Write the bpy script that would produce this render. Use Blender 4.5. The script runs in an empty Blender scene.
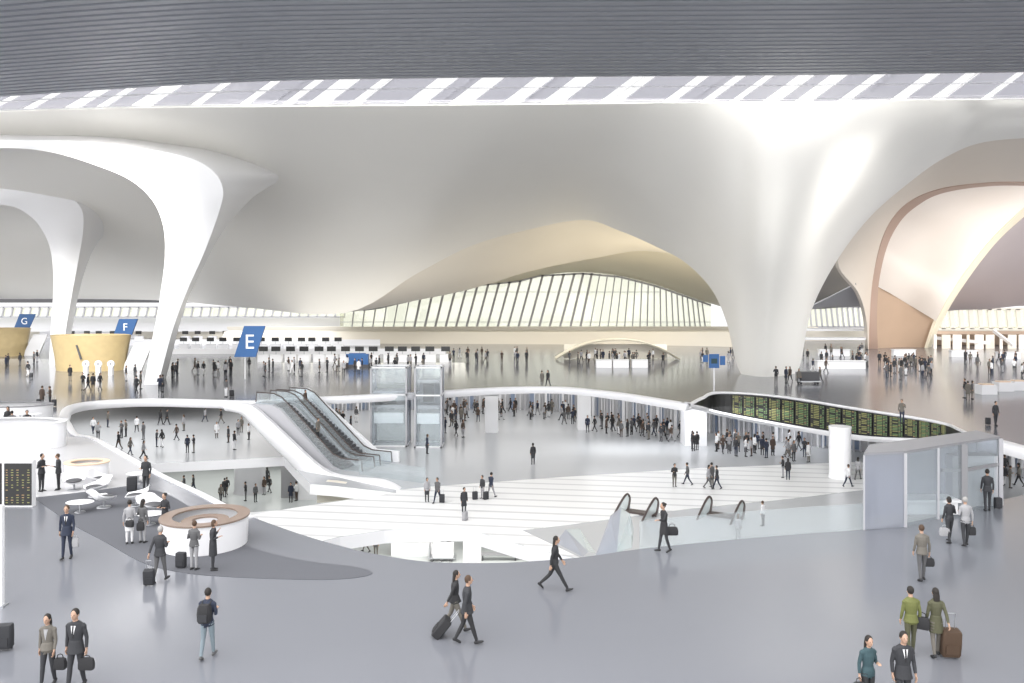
import bpy, bmesh, math, random
from mathutils import Vector, Matrix, kdtree
from mathutils.geometry import tessellate_polygon
random.seed(7)
R = math.radians
SC = bpy.context.scene
COL = SC.collection
CH, HY, F = 9.1, 300.0, 800.0          # eye height, horizon row, focal length (1024x683 frame)

def G(px, py, z=0.0):                  # point of a level surface at height z
    d = (CH - z) * F / (py - HY)
    return Vector(((px - 512) * d / F, d, z))

def Q(px, py, d):                      # point at distance d
    return Vector(((px - 512) * d / F, d, CH - (py - HY) * d / F))

# ------------------------------------------------------------------ materials
def pbr(name, col, rough=0.5, metal=0.0, noise=0.0, scale=2.0, emit=None, es=0.0, spec=0.5, bump=0.0):
    m = bpy.data.materials.new(name); m.use_nodes = True
    nt = m.node_tree; b = nt.nodes['Principled BSDF']
    b.inputs['Base Color'].default_value = (*col, 1)
    b.inputs['Roughness'].default_value = rough
    b.inputs['Metallic'].default_value = metal
    b.inputs['Specular IOR Level'].default_value = spec
    if emit:
        b.inputs['Emission Color'].default_value = (*emit, 1)
        b.inputs['Emission Strength'].default_value = es
    if noise or bump:
        tc = nt.nodes.new('ShaderNodeTexCoord'); n = nt.nodes.new('ShaderNodeTexNoise')
        n.inputs['Scale'].default_value = scale; n.inputs['Detail'].default_value = 5
        nt.links.new(tc.outputs['Object'], n.inputs['Vector'])
        if noise:
            mx = nt.nodes.new('ShaderNodeMix'); mx.data_type = 'RGBA'
            mx.inputs[6].default_value = (*[max(0, c * (1 - noise)) for c in col], 1)
            mx.inputs[7].default_value = (*[min(1, c * (1 + noise)) for c in col], 1)
            nt.links.new(n.outputs['Fac'], mx.inputs[0])
            nt.links.new(mx.outputs[2], b.inputs['Base Color'])
        if bump:
            bp = nt.nodes.new('ShaderNodeBump'); bp.inputs['Strength'].default_value = bump
            nt.links.new(n.outputs['Fac'], bp.inputs['Height'])
            nt.links.new(bp.outputs['Normal'], b.inputs['Normal'])
    return m

def glassm(name, tint, alpha=0.75, rough=0.05, diff=0.25):
    """thin sheet glass: mostly see-through, a little frosted body colour and a clear reflection"""
    m = bpy.data.materials.new(name); m.use_nodes = True
    nt = m.node_tree; nt.nodes.clear()
    o = nt.nodes.new('ShaderNodeOutputMaterial')
    tr = nt.nodes.new('ShaderNodeBsdfTransparent'); tr.inputs[0].default_value = (*tint, 1)
    df = nt.nodes.new('ShaderNodeBsdfTranslucent'); df.inputs[0].default_value = (*tint, 1)
    d2 = nt.nodes.new('ShaderNodeBsdfDiffuse'); d2.inputs[0].default_value = (*tint, 1)
    ml = nt.nodes.new('ShaderNodeMixShader'); ml.inputs[0].default_value = 0.5
    gl = nt.nodes.new('ShaderNodeBsdfGlossy'); gl.inputs['Roughness'].default_value = rough
    m1 = nt.nodes.new('ShaderNodeMixShader'); m1.inputs[0].default_value = 1 - alpha
    m2 = nt.nodes.new('ShaderNodeMixShader')
    lw = nt.nodes.new('ShaderNodeLayerWeight'); pw = nt.nodes.new('ShaderNodeMath'); pw.operation = 'POWER'; pw.inputs[1].default_value = 4
    nt.links.new(lw.outputs['Facing'], pw.inputs[0]); fr = nt.nodes.new('ShaderNodeMath'); fr.operation = 'MULTIPLY_ADD'; fr.inputs[1].default_value = .45; fr.inputs[2].default_value = .04
    nt.links.new(pw.outputs[0], fr.inputs[0])
    nt.links.new(df.outputs[0], ml.inputs[1]); nt.links.new(d2.outputs[0], ml.inputs[2])
    nt.links.new(tr.outputs[0], m1.inputs[1]); nt.links.new(ml.outputs[0], m1.inputs[2])
    nt.links.new(fr.outputs[0], m2.inputs[0]); nt.links.new(m1.outputs[0], m2.inputs[1]); nt.links.new(gl.outputs[0], m2.inputs[2])
    nt.links.new(m2.outputs[0], o.inputs[0])
    return m

def stripem(name, c1, c2, angle, period, duty, rough=0.35, var=None):
    """procedural parallel bands running across the surface at a given plan angle"""
    m = bpy.data.materials.new(name); m.use_nodes = True
    nt = m.node_tree; b = nt.nodes['Principled BSDF']; b.inputs['Roughness'].default_value = rough
    tc = nt.nodes.new('ShaderNodeTexCoord'); mp = nt.nodes.new('ShaderNodeMapping')
    mp.inputs['Rotation'].default_value = (0, 0, angle)
    sx = nt.nodes.new('ShaderNodeSeparateXYZ')
    nt.links.new(tc.outputs['Object'], mp.inputs[0]); nt.links.new(mp.outputs[0], sx.inputs[0])
    dv = nt.nodes.new('ShaderNodeMath'); dv.operation = 'DIVIDE'; dv.inputs[1].default_value = period
    fr = nt.nodes.new('ShaderNodeMath'); fr.operation = 'FRACT'
    lt = nt.nodes.new('ShaderNodeMath'); lt.operation = 'LESS_THAN'; lt.inputs[1].default_value = duty
    nt.links.new(sx.outputs['Y'], dv.inputs[0]); nt.links.new(dv.outputs[0], fr.inputs[0]); nt.links.new(fr.outputs[0], lt.inputs[0])
    mx = nt.nodes.new('ShaderNodeMix'); mx.data_type = 'RGBA'
    mx.inputs[6].default_value = (*c2, 1); mx.inputs[7].default_value = (*c1, 1)
    nt.links.new(lt.outputs[0], mx.inputs[0]); nt.links.new(mx.outputs[2], b.inputs['Base Color'])
    return m

M = {}
M['ceil'] = pbr('ceiling_slats', (.27, .285, .32), .45, noise=.05, scale=.1)
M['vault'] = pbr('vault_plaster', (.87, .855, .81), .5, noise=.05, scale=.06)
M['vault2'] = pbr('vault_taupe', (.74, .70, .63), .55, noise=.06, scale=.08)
M['vault3'] = pbr('vault_cream', (.86, .80, .64), .5, noise=.03, scale=.08)
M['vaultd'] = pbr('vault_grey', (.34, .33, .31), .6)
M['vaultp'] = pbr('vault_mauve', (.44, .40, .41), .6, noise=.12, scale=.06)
M['arch'] = pbr('arch_beige', (.72, .66, .58), .5, noise=.04, scale=.1)
M['rose'] = pbr('rose_bronze', (.52, .38, .31), .5)
M['tan'] = pbr('tan_surface', (.50, .37, .27), .5, noise=.08, scale=.2)
M['panel'] = pbr('pearl_panel', (.93, .88, .82), .4, noise=.02, scale=.2)
M['white'] = pbr('white_gloss', (.72, .72, .735), .3)
M['column'] = pbr('column_white', (.78, .78, .79), .35)
M['offw'] = pbr('off_white', (.62, .62, .63), .5)
M['floor'] = pbr('floor_polished_grey', (.155, .161, .180), .16, noise=.05, scale=.15)
M['floor_sun'] = pbr('floor_sunlit', (.46, .46, .47), .25)  # sunlight on the left floor, put into a paler base colour
M['floor1'] = pbr('floor_mid', (.40, .41, .42), .25, noise=.04, scale=.2)
M['floor2'] = pbr('floor_low', (.42, .44, .44), .25, noise=.06, scale=.3)
M['band'] = stripem('floor_bands', (.74, .74, .73), (.52, .52, .52), R(8), 1.7, .80)
M['carpet'] = pbr('carpet_charcoal', (.085, .088, .10), .9, noise=.15, scale=40)
M['beige'] = pbr('wall_beige', (.66, .62, .54), .6, noise=.03, scale=.2)
M['gold'] = pbr('gold_wood', (.40, .31, .16), .5, noise=.12, scale=1.5)
M['wood'] = pbr('brown_rim', (.20, .15, .12), .4, noise=.1, scale=8)
M['woodl'] = pbr('pale_wood', (.62, .48, .36), .5, noise=.1, scale=8)
M['blue'] = pbr('sign_blue', (.025, .10, .27), .45)
M['letter'] = pbr('sign_letter', (.9, .92, .95), .5)
M['black'] = pbr('screen_black', (.012, .012, .012), .35)
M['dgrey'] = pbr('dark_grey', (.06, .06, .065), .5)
M['mgrey'] = pbr('mid_grey', (.22, .22, .23), .5)
M['lgrey'] = pbr('light_grey', (.38, .38, .40), .5)
M['metal'] = pbr('brushed_metal', (.45, .46, .48), .3, metal=.8)
M['step'] = pbr('escalator_step', (.10, .10, .105), .45, metal=.3)
M['rail'] = pbr('handrail_brown', (.06, .045, .04), .4)
M['rowy'] = pbr('board_rows_yellow', (.22, .22, .08), .5, emit=(.62, .62, .28), es=.05)
M['rowg'] = pbr('board_rows_green', (.12, .2, .08), .5, emit=(.42, .55, .25), es=.05)
M['rowo'] = pbr('board_rows_amber', (.3, .2, .1), .5, emit=(.65, .42, .2), es=.05)
M['glass'] = glassm('clear_glass', (.93, .96, .97), .86)
M['frost'] = glassm('frosted_glass', (.74, .76, .81), .68)
M['glassg'] = glassm('green_glass', (.86, .90, .90), .7)
M['glassb'] = glassm('blue_door_glass', (.72, .80, .92), .6)
M['glassw'] = glassm('window_glass', (.95, .96, .88), .8)
M['fin'] = glassm('fin_fabric', (.95, .95, .95), .45)
M['glasst'] = glassm('skylight_glass', (.66, .66, .69), .7)
M['glassc'] = glassm('skylight_clear', (.97, .97, .97), .92)
M['skin'] = pbr('skin_light', (.38, .24, .17), .5)
M['skin2'] = pbr('skin_tan', (.36, .22, .15), .5)
for n, c in dict(c_black=(.018, .018, .02), c_char=(.026, .027, .031), c_navy=(.016, .022, .042), c_grey=(.085, .085, .088), c_brown=(.06, .04, .03),
                 c_olive=(.065, .065, .035), c_lime=(.11, .12, .035), c_teal=(.03, .062, .072), c_jean=(.16, .20, .225), c_white=(.62, .62, .63),
                 c_lgrey=(.28, .28, .29), c_taupe=(.12, .11, .095), c_red=(.35, .10, .06), h_dark=(.015, .012, .01), h_brown=(.06, .035, .02),
                 h_grey=(.3, .29, .28), c_patt=(.10, .11, .10)).items():
    M[n] = pbr(n, c, .8, noise=.12, scale=18)

# ------------------------------------------------------------------ mesh builder
class MB:
    def __init__(s): s.v = []; s.f = []; s.m = []
    def add(s, vs, fs, mi=0):
        o = len(s.v); s.v += [Vector(v) for v in vs]
        for f in fs: s.f.append([i + o for i in f]); s.m.append(mi)
        return s
    def box(s, c, size, rz=0.0, mi=0, rx=0.0, ry=0.0):
        mt = Matrix.Translation(Vector(c)) @ Matrix.Rotation(rz, 4, 'Z') @ Matrix.Rotation(ry, 4, 'Y') @ Matrix.Rotation(rx, 4, 'X')
        x, y, z = [k / 2 for k in size]
        vs = [mt @ Vector(p) for p in ((-x,-y,-z),(x,-y,-z),(x,y,-z),(-x,y,-z),(-x,-y,z),(x,-y,z),(x,y,z),(-x,y,z))]
        return s.add(vs, [(0,3,2,1),(4,5,6,7),(0,1,5,4),(1,2,6,5),(2,3,7,6),(3,0,4,7)], mi)
    def bar(s, a, b, w, h=None, mi=0, up=Vector((0, 0, 1))):
        a = Vector(a); b = Vector(b); h = h or w; d = (b - a).normalized()
        if abs(d.dot(up)) > .98: up = Vector((0, 1, 0))
        x = d.cross(up).normalized(); y = x.cross(d)
        vs = [p + x * sx * w / 2 + y * sy * h / 2 for p in (a, b) for sx, sy in ((-1,-1),(1,-1),(1,1),(-1,1))]
        return s.add(vs, [(0,3,2,1),(4,5,6,7),(0,1,5,4),(1,2,6,5),(2,3,7,6),(3,0,4,7)], mi)
    def tube(s, pts, rad, n=10, mi=0, cap=True, up=Vector((0, 0, 1))):
        """rad: number, or per point number / (a,b)"""
        pts = [Vector(p) for p in pts]; rings = []
        px = None
        for i, p in enumerate(pts):
            d = (pts[min(i + 1, len(pts) - 1)] - pts[max(i - 1, 0)])
            d = d.normalized() if d.length > 1e-9 else Vector((0, 0, 1))
            u = up if abs(d.dot(up)) < .95 else Vector((0, 1, 0))
            x = d.cross(u).normalized()
            if px is not None and x.dot(px) < 0: x = -x
            px = x; y = x.cross(d)
            r = rad[i] if isinstance(rad, (list, tuple)) else rad
            ra, rb = r if isinstance(r, (list, tuple)) else (r, r)
            rings.append([p + x * ra * math.cos(t) + y * rb * math.sin(t) for t in [2 * math.pi * k / n for k in range(n)]])
        return s.loft(rings, mi, True, cap)
    def loft(s, rings, mi=0, close=True, cap=True):
        n = len(rings[0]); vs = [p for r in rings for p in r]; fs = []
        for i in range(len(rings) - 1):
            for k in range(n if close else n - 1):
                a = i * n + k; b = i * n + (k + 1) % n
                fs.append((a, b, b + n, a + n))
        if cap: fs.append(tuple(reversed(range(n)))); fs.append(tuple(range((len(rings) - 1) * n, len(rings) * n)))
        return s.add(vs, fs, mi)
    def lathe(s, c, prof, n=48, mi=0, sx=1.0, sy=1.0, a0=0.0, a1=2 * math.pi):
        """prof: closed list of (r, z)"""
        c = Vector(c); full = abs(a1 - a0 - 2 * math.pi) < 1e-6
        rings = []
        for i in range(n if full else n + 1):
            t = a0 + (a1 - a0) * i / n
            rings.append([c + Vector((r * sx * math.cos(t), r * sy * math.sin(t), z)) for r, z in prof])
        if full: rings.append(rings[0])
        return s.loft(rings, mi, True, not full)
    def ell(s, c, r, n=14, m=9, mi=0, rot=None):
        c = Vector(c); vs = [c + Vector((0, 0, -r[2]))]; 
        for j in range(1, m):
            a = -math.pi / 2 + math.pi * j / m
            for k in range(n):
                t = 2 * math.pi * k / n
                vs.append(c + Vector((r[0] * math.cos(a) * math.cos(t), r[1] * math.cos(a) * math.sin(t), r[2] * math.sin(a))))
        vs.append(c + Vector((0, 0, r[2]))); fs = []
        for k in range(n): fs.append((0, 1 + (k + 1) % n, 1 + k))
        for j in range(m - 2):
            for k in range(n):
                a = 1 + j * n + k; b = 1 + j * n + (k + 1) % n
                fs.append((a, b, b + n, a + n))
        L = len(vs) - 1; o = 1 + (m - 2) * n
        for k in range(n): fs.append((o + k, o + (k + 1) % n, L))
        if rot is not None: vs = [c + rot @ (v - c) for v in vs]
        return s.add(vs, fs, mi)
    def prism(s, loops, z0, z1, mi=0, side=None):
        """horizontal slab with holes: loops of (x,y)"""
        side = mi if side is None else side
        L = [[Vector((p[0], p[1], 0)) for p in lp] for lp in loops]
        tris = tessellate_polygon(L); flat = [p for lp in L for p in lp]; n = len(flat)
        vs = [Vector((p.x, p.y, z1)) for p in flat] + [Vector((p.x, p.y, z0)) for p in flat]
        up = []
        for t in tris:
            a, b, c = [flat[i] for i in t]
            up.append(t if (b - a).cross(c - a).z > 0 else (t[0], t[2], t[1]))
        s.add(vs, [tuple(t) for t in up] + [tuple(i + n for i in reversed(t)) for t in up], mi)
        o = len(s.v) - 2 * n; k = 0
        for lp in L:
            m_ = len(lp)
            for i in range(m_):
                a = k + i; b = k + (i + 1) % m_
                s.f.append([o + a, o + b, o + b + n, o + a + n]); s.m.append(side)
            k += m_
        return s
    def build(s, name, mats, parent=None, smooth=None, loc=None, recalc=True):
        if not isinstance(mats, (list, tuple)): mats = [mats]
        me = bpy.data.meshes.new(name)
        off = Vector(loc) if loc is not None else Vector((0, 0, 0))
        me.from_pydata([tuple(v - off) for v in s.v], [], s.f)
        for m in mats: me.materials.append(m)
        for p, mi in zip(me.polygons, s.m): p.material_index = mi
        if recalc:
            bm = bmesh.new(); bm.from_mesh(me); bmesh.ops.recalc_face_normals(bm, faces=bm.faces); bm.to_mesh(me); bm.free()
        if smooth is not None:
            for p in me.polygons: p.use_smooth = True
            me.set_sharp_from_angle(angle=R(smooth))
        o = bpy.data.objects.new(name, me); COL.objects.link(o)
        o.location = off
        if parent is not None:
            o.parent = parent
            o.location = off if parent.get('_local') else off - parent.location
        return o

def tag(o, label=None, cat=None, group=None, kind=None):
    if label: o['label'] = label
    if cat: o['category'] = cat
    if group: o['group'] = group
    if kind: o['kind'] = kind
    return o

def empty(name, loc, label, cat, group=None, rz=0.0):
    o = bpy.data.objects.new(name, None); COL.objects.link(o); o.empty_display_size = .2
    o.location = loc; o.rotation_euler = (0, 0, rz)
    return tag(o, label, cat, group)

def part(mb, name, mats, parent, smooth=None, label=None):
    """mesh given in the parent's local coordinates"""
    o = mb.build(name, mats, None, smooth); o.parent = parent
    if label: o['label'] = label
    return o

def struct(mb, name, mats, smooth=None, label=None):
    o = mb.build(name, mats, None, smooth); o['kind'] = 'structure'
    if label: o['label'] = label
    return o

def copy_tree(o, parent=None):
    c = o.copy(); COL.objects.link(c)
    if parent is not None: c.parent = parent
    for ch in list(o.children): copy_tree(ch, c)
    return c

def cr(p0, p1, p2, p3, t):
    return .5 * ((2 * p1) + (p2 - p0) * t + (2 * p0 - 5 * p1 + 4 * p2 - p3) * t * t + (3 * p1 - p0 - 3 * p2 + p3) * t ** 3)
def spline(P, k):
    P = [Vector(p) for p in P]; out = []
    for i in range(len(P) - 1):
        a = P[i - 1] if i else 2 * P[0] - P[1]; d = P[i + 2] if i + 2 < len(P) else 2 * P[-1] - P[-2]
        for j in range(k): out.append(cr(a, P[i], P[i + 1], d, j / k))
    out.append(P[-1]); return out
def surface(cols, ku, kv):
    """smooth surface through a net of control points -> rows of points"""
    C = [spline(c, kv) for c in cols]
    rows = [spline([c[j] for c in C], ku) for j in range(len(C[0]))]
    return rows
def shell(name, cols, mat, ku=6, kv=6, thick=.5, kind='structure', label=None, parent=None, toward=Vector((0, 0, CH))):
    rows = surface(cols, ku, kv)
    nr, nc = len(rows), len(rows[0])
    # normals pointing away from the eye side, for real thickness
    def nrm(i, j):
        a = rows[i][min(j + 1, nc - 1)] - rows[i][max(j - 1, 0)]; b = rows[min(i + 1, nr - 1)][j] - rows[max(i - 1, 0)][j]
        n = a.cross(b)
        if n.length < 1e-9: return Vector((0, 1, 0))
        n.normalize()
        return n if n.dot(rows[i][j] - toward) > 0 else -n
    mb = MB(); front = [p for r in rows for p in r]; back = [rows[i][j] + nrm(i, j) * thick for i in range(nr) for j in range(nc)]
    fs = []; N = nr * nc
    for i in range(nr - 1):
        for j in range(nc - 1):
            a = i * nc + j; fs.append((a, a + 1, a + nc + 1, a + nc)); fs.append((N + a, N + a + nc, N + a + nc + 1, N + a + 1))
    for j in range(nc - 1):
        fs.append((j, N + j, N + j + 1, j + 1)); a = (nr - 1) * nc + j; fs.append((a, a + 1, N + a + 1, N + a))
    for i in range(nr - 1):
        a = i * nc; fs.append((a, a + nc, N + a + nc, N + a)); a += nc - 1; fs.append((a, N + a, N + a + nc, a + nc))
    mb.add(front + back, fs)
    o = mb.build(name, mat, None, 40)
    if kind: o['kind'] = kind
    if label: o['label'] = label
    if parent: o.parent = parent
    return o

def text(s, name, loc, size, mat, parent, rot=(R(90), 0, 0), ext=.01):
    cu = bpy.data.curves.new(name, 'FONT'); cu.body = s; cu.size = size; cu.extrude = ext; cu.align_x = 'CENTER'; cu.align_y = 'CENTER'
    t = bpy.data.objects.new(name, cu); COL.objects.link(t)
    dg = bpy.context.evaluated_depsgraph_get(); me = bpy.data.meshes.new_from_object(t.evaluated_get(dg))
    bpy.data.objects.remove(t)
    me.materials.clear(); me.materials.append(mat)
    o = bpy.data.objects.new(name, me); COL.objects.link(o); o.parent = parent; o.location = loc; o.rotation_euler = rot
    return o
# ================================================================== SETTING
# ---- camera
cd = bpy.data.cameras.new('camera'); cam = bpy.data.objects.new('camera', cd); COL.objects.link(cam)
cam.location = (0, 0, CH); cam.rotation_euler = (R(90), 0, 0)
cd.sensor_width = 36; cd.lens = 36 * F / 1024; cd.shift_y = -(341.5 - HY) / 1024; cd.clip_end = 1000; cd.clip_start = .5
SC.camera = cam
SC.view_settings.view_transform = 'Standard'; SC.view_settings.look = 'None'; SC.view_settings.gamma = 1
SC.view_settings.use_curve_mapping = False; SC.view_settings.exposure = 0.0

def xy(pts, z=0.0): return [tuple(G(x, y, z).xy) for x, y in pts]
def sm(pts, k=4, closed=False):
    P = [Vector((a, b, 0)) for a, b in pts]
    return [(p.x, p.y) for p in spline(P, k)]

# ---- upper level floor (z = 0) with the oval void
near_edge = [(1130, 474), (1060, 487), (1000, 500.5), (930, 518), (866, 529), (800, 534), (720, 541), (640, 549), (583, 557), (520, 562), (470, 563), (420, 561), (370, 553), (345, 547), (300, 534),
             (240, 512), (200, 492), (165, 476), (130, 457), (95, 438), (76, 434), (66, 419)]
far_edge = [(66, 419), (70, 409), (84, 404), (110, 401.5), (150, 400), (200, 401), (250, 402), (300, 399), (360, 396.5), (440, 392), (500, 388.5), (560, 388),
            (620, 394), (670, 402), (690, 403.5), (720, 392.5), (780, 397), (860, 409), (935, 421), (960, 429), (973, 437), (1000, 443), (1024, 449.5), (1060, 458), (1130, 470)]
ne = sm(xy(near_edge), 4); fe = sm(xy(far_edge), 4)
hole0 = ne + fe[1:]
mb = MB(); mb.prism([[(-160, -6), (160, -6), (160, 215), (-160, 215)], hole0], -.6, 0, 0, 1)
struct(mb, 'floor', [M['floor'], M['white']], label='polished grey upper concourse floor')

# white rounded rim round the void
rim = [Vector((x, y, 0)) for x, y in hole0]
cen = sum(rim, Vector()) / len(rim)
def rimband(pts, out, z0, z1, name, mat, w0=.0):
    mb = MB(); rings = []
    for i, p in enumerate(pts):
        d = (pts[min(i + 1, len(pts) - 1)] - pts[max(i - 1, 0)]).normalized(); n = Vector((d.y, -d.x, 0)) * out
        rings.append([p + n * (-w0) + Vector((0, 0, z1)), p + n * .0 + Vector((0, 0, z1)), p + n * .2 + Vector((0, 0, z1 - .12)), p + n * .26 + Vector((0, 0, (z0 + z1) / 2)), p + n * .12 + Vector((0, 0, z0)), p - n * w0 + Vector((0, 0, z0))])
    mb.loft(rings, 0, True, True)
    return struct(mb, name, mat, 50)
fp = [Vector((x, y, 0)) for x, y in fe]
k_board = min(range(len(fe)), key=lambda i: (fp[i] - G(690, 403.5)).length)
rimband(fp[:k_board + 1], 1, -.50, .10, 'trim_1', M['white'], .5)
k_b2 = min(range(len(fe)), key=lambda i: (fp[i] - G(973, 437)).length)
rimband(fp[k_b2:], 1, -.62, .12, 'trim_4', M['white'], .5)
rimband([Vector((x, y, 0)) for x, y in ne[-26:]], 1, -.62, .06, 'trim_2', M['white'], .3)

# floor patch on the left with sunlight painted in as white, and the charcoal carpet
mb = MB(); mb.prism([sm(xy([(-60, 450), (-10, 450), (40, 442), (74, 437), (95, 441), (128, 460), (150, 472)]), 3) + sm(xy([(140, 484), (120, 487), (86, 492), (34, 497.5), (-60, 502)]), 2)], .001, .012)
tag(mb.build('sunlit_floor_patch', M['floor_sun']), kind='structure')
mb = MB()
car = sm(xy([(35, 498.5), (71, 523.5), (107, 543), (142, 562.5), (178, 572), (213, 576), (260, 578.5), (320, 580), (355, 578), (372, 574), (366, 569.5), (347, 566), (311, 562), (276, 555), (240, 543), (215, 525), (185, 504), (160, 492), (125, 487.5), (86, 492), (40, 497.4)]), 4)
mb.prism([car], .001, .016)
tag(mb.build('carpet', M['carpet']), 'charcoal crescent-shaped carpet laid on the grey floor around the round counter', 'carpet')

# ---- middle level (z = -5)
L1 = -5.0
holeA = xy([(20, 500), (100, 470), (155, 463.5), (220, 460.5), (284, 457), (296, 470), (310, 484), (335, 486), (396, 493), (300, 507), (238, 517.5), (150, 545), (20, 560)], L1)
holeB = xy([(300, 547), (340, 537), (384, 530.5), (428, 528), (463, 528.5), (480, 533), (516, 544), (551, 553), (583, 560), (583, 640), (300, 640)], L1)
mb = MB(); mb.prism([[(-75, 18), (58, 18), (58, 135), (-75, 135)], holeA, holeB], L1 - .8, L1, 0, 1)
struct(mb, 'floor', [M['floor1'], M['white']], label='grey middle level floor seen through the void')
mb = MB()
mb.prism([xy([(396, 490.5), (430, 487), (560, 477.5), (700, 468.5), (862, 462), (880, 488), (779, 500), (728, 505), (664, 512), (583, 523), (522, 530.5), (583, 559.5), (551, 552.7), (516, 543.7), (480, 532.8), (463, 528.2), (428, 527.8), (384, 530.2), (340, 536.8), (300, 546.5), (200, 546), (238, 517.7), (300, 507.2), (396, 493.2)], L1)], L1 + .002, L1 + .03)
tag(mb.build('white_banded_paving', M['band']), kind='structure')
# fascia of the slab in the left half of the void
pts = [Vector((*p, L1)) for p in holeA[1:5]]
rimband(list(reversed(spline(pts, 4))), -1, L1 - 1.0, L1 + .15, 'trim_3', M['white'], .4)

# ---- lowest level (z = -10)
L2 = -10.0
mb = MB(); mb.box((-8, 75, L2 - .2), (150, 140, .4)); struct(mb, 'floor', M['floor2'], label='pale lowest level floor')
mb = MB(); mb.box((-8, 118, L2 + 2.1), (150, .5, 4.2)); struct(mb, 'wall_lower', M['lgrey'])
mb = MB(); mb.box((-8, 128, L1 + 2.0), (150, .5, 4.0)); struct(mb, 'wall_middle', M['beige'])

# greenish sloping verge between the lowest floor and the white bridge
mb = MB()
a0, a1 = G(238, 517, L1), G(396, 493, L1)
vg = [a0 + Vector((0, 0, .0)), a1, Vector((a1.x + 1.0, a1.y + 2.6, L1 - 1.5)), Vector((a0.x - 1, a0.y + 5.0, L1 - 2.5))]
mb.add([p for p in vg] + [p - Vector((0, 0, .3)) for p in vg], [(0, 1, 2, 3), (7, 6, 5, 4), (0, 4, 5, 1), (1, 5, 6, 2), (2, 6, 7, 3), (3, 7, 4, 0)])
struct(mb, 'ramp', pbr('verge', (.60, .61, .50), .6, noise=.1, scale=1))
# wedge wall beneath the escalator landing
mb = MB()
w = [Q(317, 481, 62.5), Q(335, 482, 61.8), Q(396, 492, 59.5), Q(330, 502, 62.5), Q(317, 503, 63.2)]
mb.add(w + [p + Vector((0, .6, 0)) for p in w], [(0, 1, 2, 3, 4), (9, 8, 7, 6, 5)] + [(i, (i + 1) % 5, (i + 1) % 5 + 5, i + 5) for i in range(5)])
struct(mb, 'wall_ramp', M['beige'])

# ---- back of the middle level: glazed door wall with vertical fins
wl = spline([Vector((*p, L1)) for p in xy([(300, 411), (430, 410), (500, 409.5), (560, 412), (640, 423), (700, 432), (760, 439), (830, 449), (880, 454), (960, 462), (1130, 480)], L1)], 6)
mb = MB()
for a, b in zip(wl[:-1], wl[1:]):
    mb.bar(a + Vector((0, .9, 2.05)), b + Vector((0, .9, 2.05)), .1, 4.1)
struct(mb, 'wall_glazed', M['offw'])
mb = MB(); L = 0
pl = []
for a, b in zip(wl[:-1], wl[1:]):
    n = max(1, int((b - a).length / .45))
    for k in range(n): pl.append(a.lerp(b, k / n))
for i, p in enumerate(pl):
    mb.box(p + Vector((0, .3, 2.05)), (.10 + .22 * ((i * 7) % 5 == 0), .3, 4.1), 0, 1 if (i * 5) % 7 < 3 else 0)
    if i % 4 == 0: mb.box(p + Vector((.25, .5, 1.7)), (.7, .06, 3.2), 0, 2)
struct(mb, 'door_fins', [M['white'], M['lgrey'], M['glassb']])

# pillars
def pillar(px, pxw, ybase, z, h, mat, rnd=False, label=None):
    p = G(px, ybase, z); w = pxw * p.y / F
    mb = MB()
    if rnd: mb.lathe(p, [(0.01, 0), (w / 2 * 1.08, 0), (w / 2, .3), (w / 2, h - .3), (w / 2 * 1.03, h), (0.01, h)], 32)
    else: mb.box(p + Vector((0, w / 2, h / 2)), (w, w, h))
    return struct(mb, 'pillar', mat, 40)
pillar(491.5, 13, 433, L1, 4.1, M['offw']); pillar(584.5, 13, 430, L1, 4.1, M['offw'])
pillar(840, 21, 478, L1, 4.1, M['column'], True); pillar(696, 22, 446, L1, 4.1, M['white'])
pillar(472, 18, 585, L2, 4.2, M['offw'], True)
pillar(250, 30, 492, L2, 4.2, M['lgrey'], True); pillar(308, 20, 500, L2, 4.2, M['white'])
pillar(288, 14, 498, L2, 4.2, M['mgrey'])

# ---- departures board in its lens-shaped fascia on the far rim
tp = [(690, 404), (703, 397.5), (720, 392), (780, 396), (860, 408.5), (935, 420.5), (960, 429), (975, 437)]
bt = [(690, 405), (703, 407.5), (720, 412.5), (780, 424), (860, 436.5), (935, 440), (960, 440.5), (975, 439)]
dd = [69.7, 73.5, 77.5, 75.5, 67, 60.4, 56.5, 53.1]
T = spline([Q(x, y, d - 1.0) for (x, y), d in zip(tp, dd)], 8); B = spline([Q(x, y, d - 1.0) for (x, y), d in zip(bt, dd)], 8)
fr = empty('departures_board', T[0].lerp(B[0], .5), 'long dark departures board with yellow-green rows, set in a white lens-shaped fascia', 'departures board')
o_ = fr.location.copy()
mb = MB()
tube_t = [p - o_ for p in T]; tube_b = [p - o_ for p in B]
rings = []
for i, (a, b) in enumerate(zip(tube_t, tube_b)):
    rings.append([a + Vector((0, .6, .0)), a + Vector((0, -.15, .02)), a + Vector((0, -.3, -.1)), a + Vector((0, .1, -.22))])
mb.loft(rings, 0, True, True)
rings = [[b + Vector((0, 1.2, .0)), b + Vector((0, -.2, .12)), b + Vector((0, -.35, -.05)), b + Vector((0, .1, -.35))] for b in tube_b]
mb.loft(rings, 0, True, True)
part(mb, 'frame', M['white'], fr, 50)
mb = MB(); sh = Vector((0, .12, 0))
mb.loft([[a + sh, b + sh, b + sh + Vector((0, .1, 0)), a + sh + Vector((0, .1, 0))] for a, b in zip(tube_t, tube_b)], 0, True, True)
part(mb, 'backing', M['black'], fr)
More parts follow.
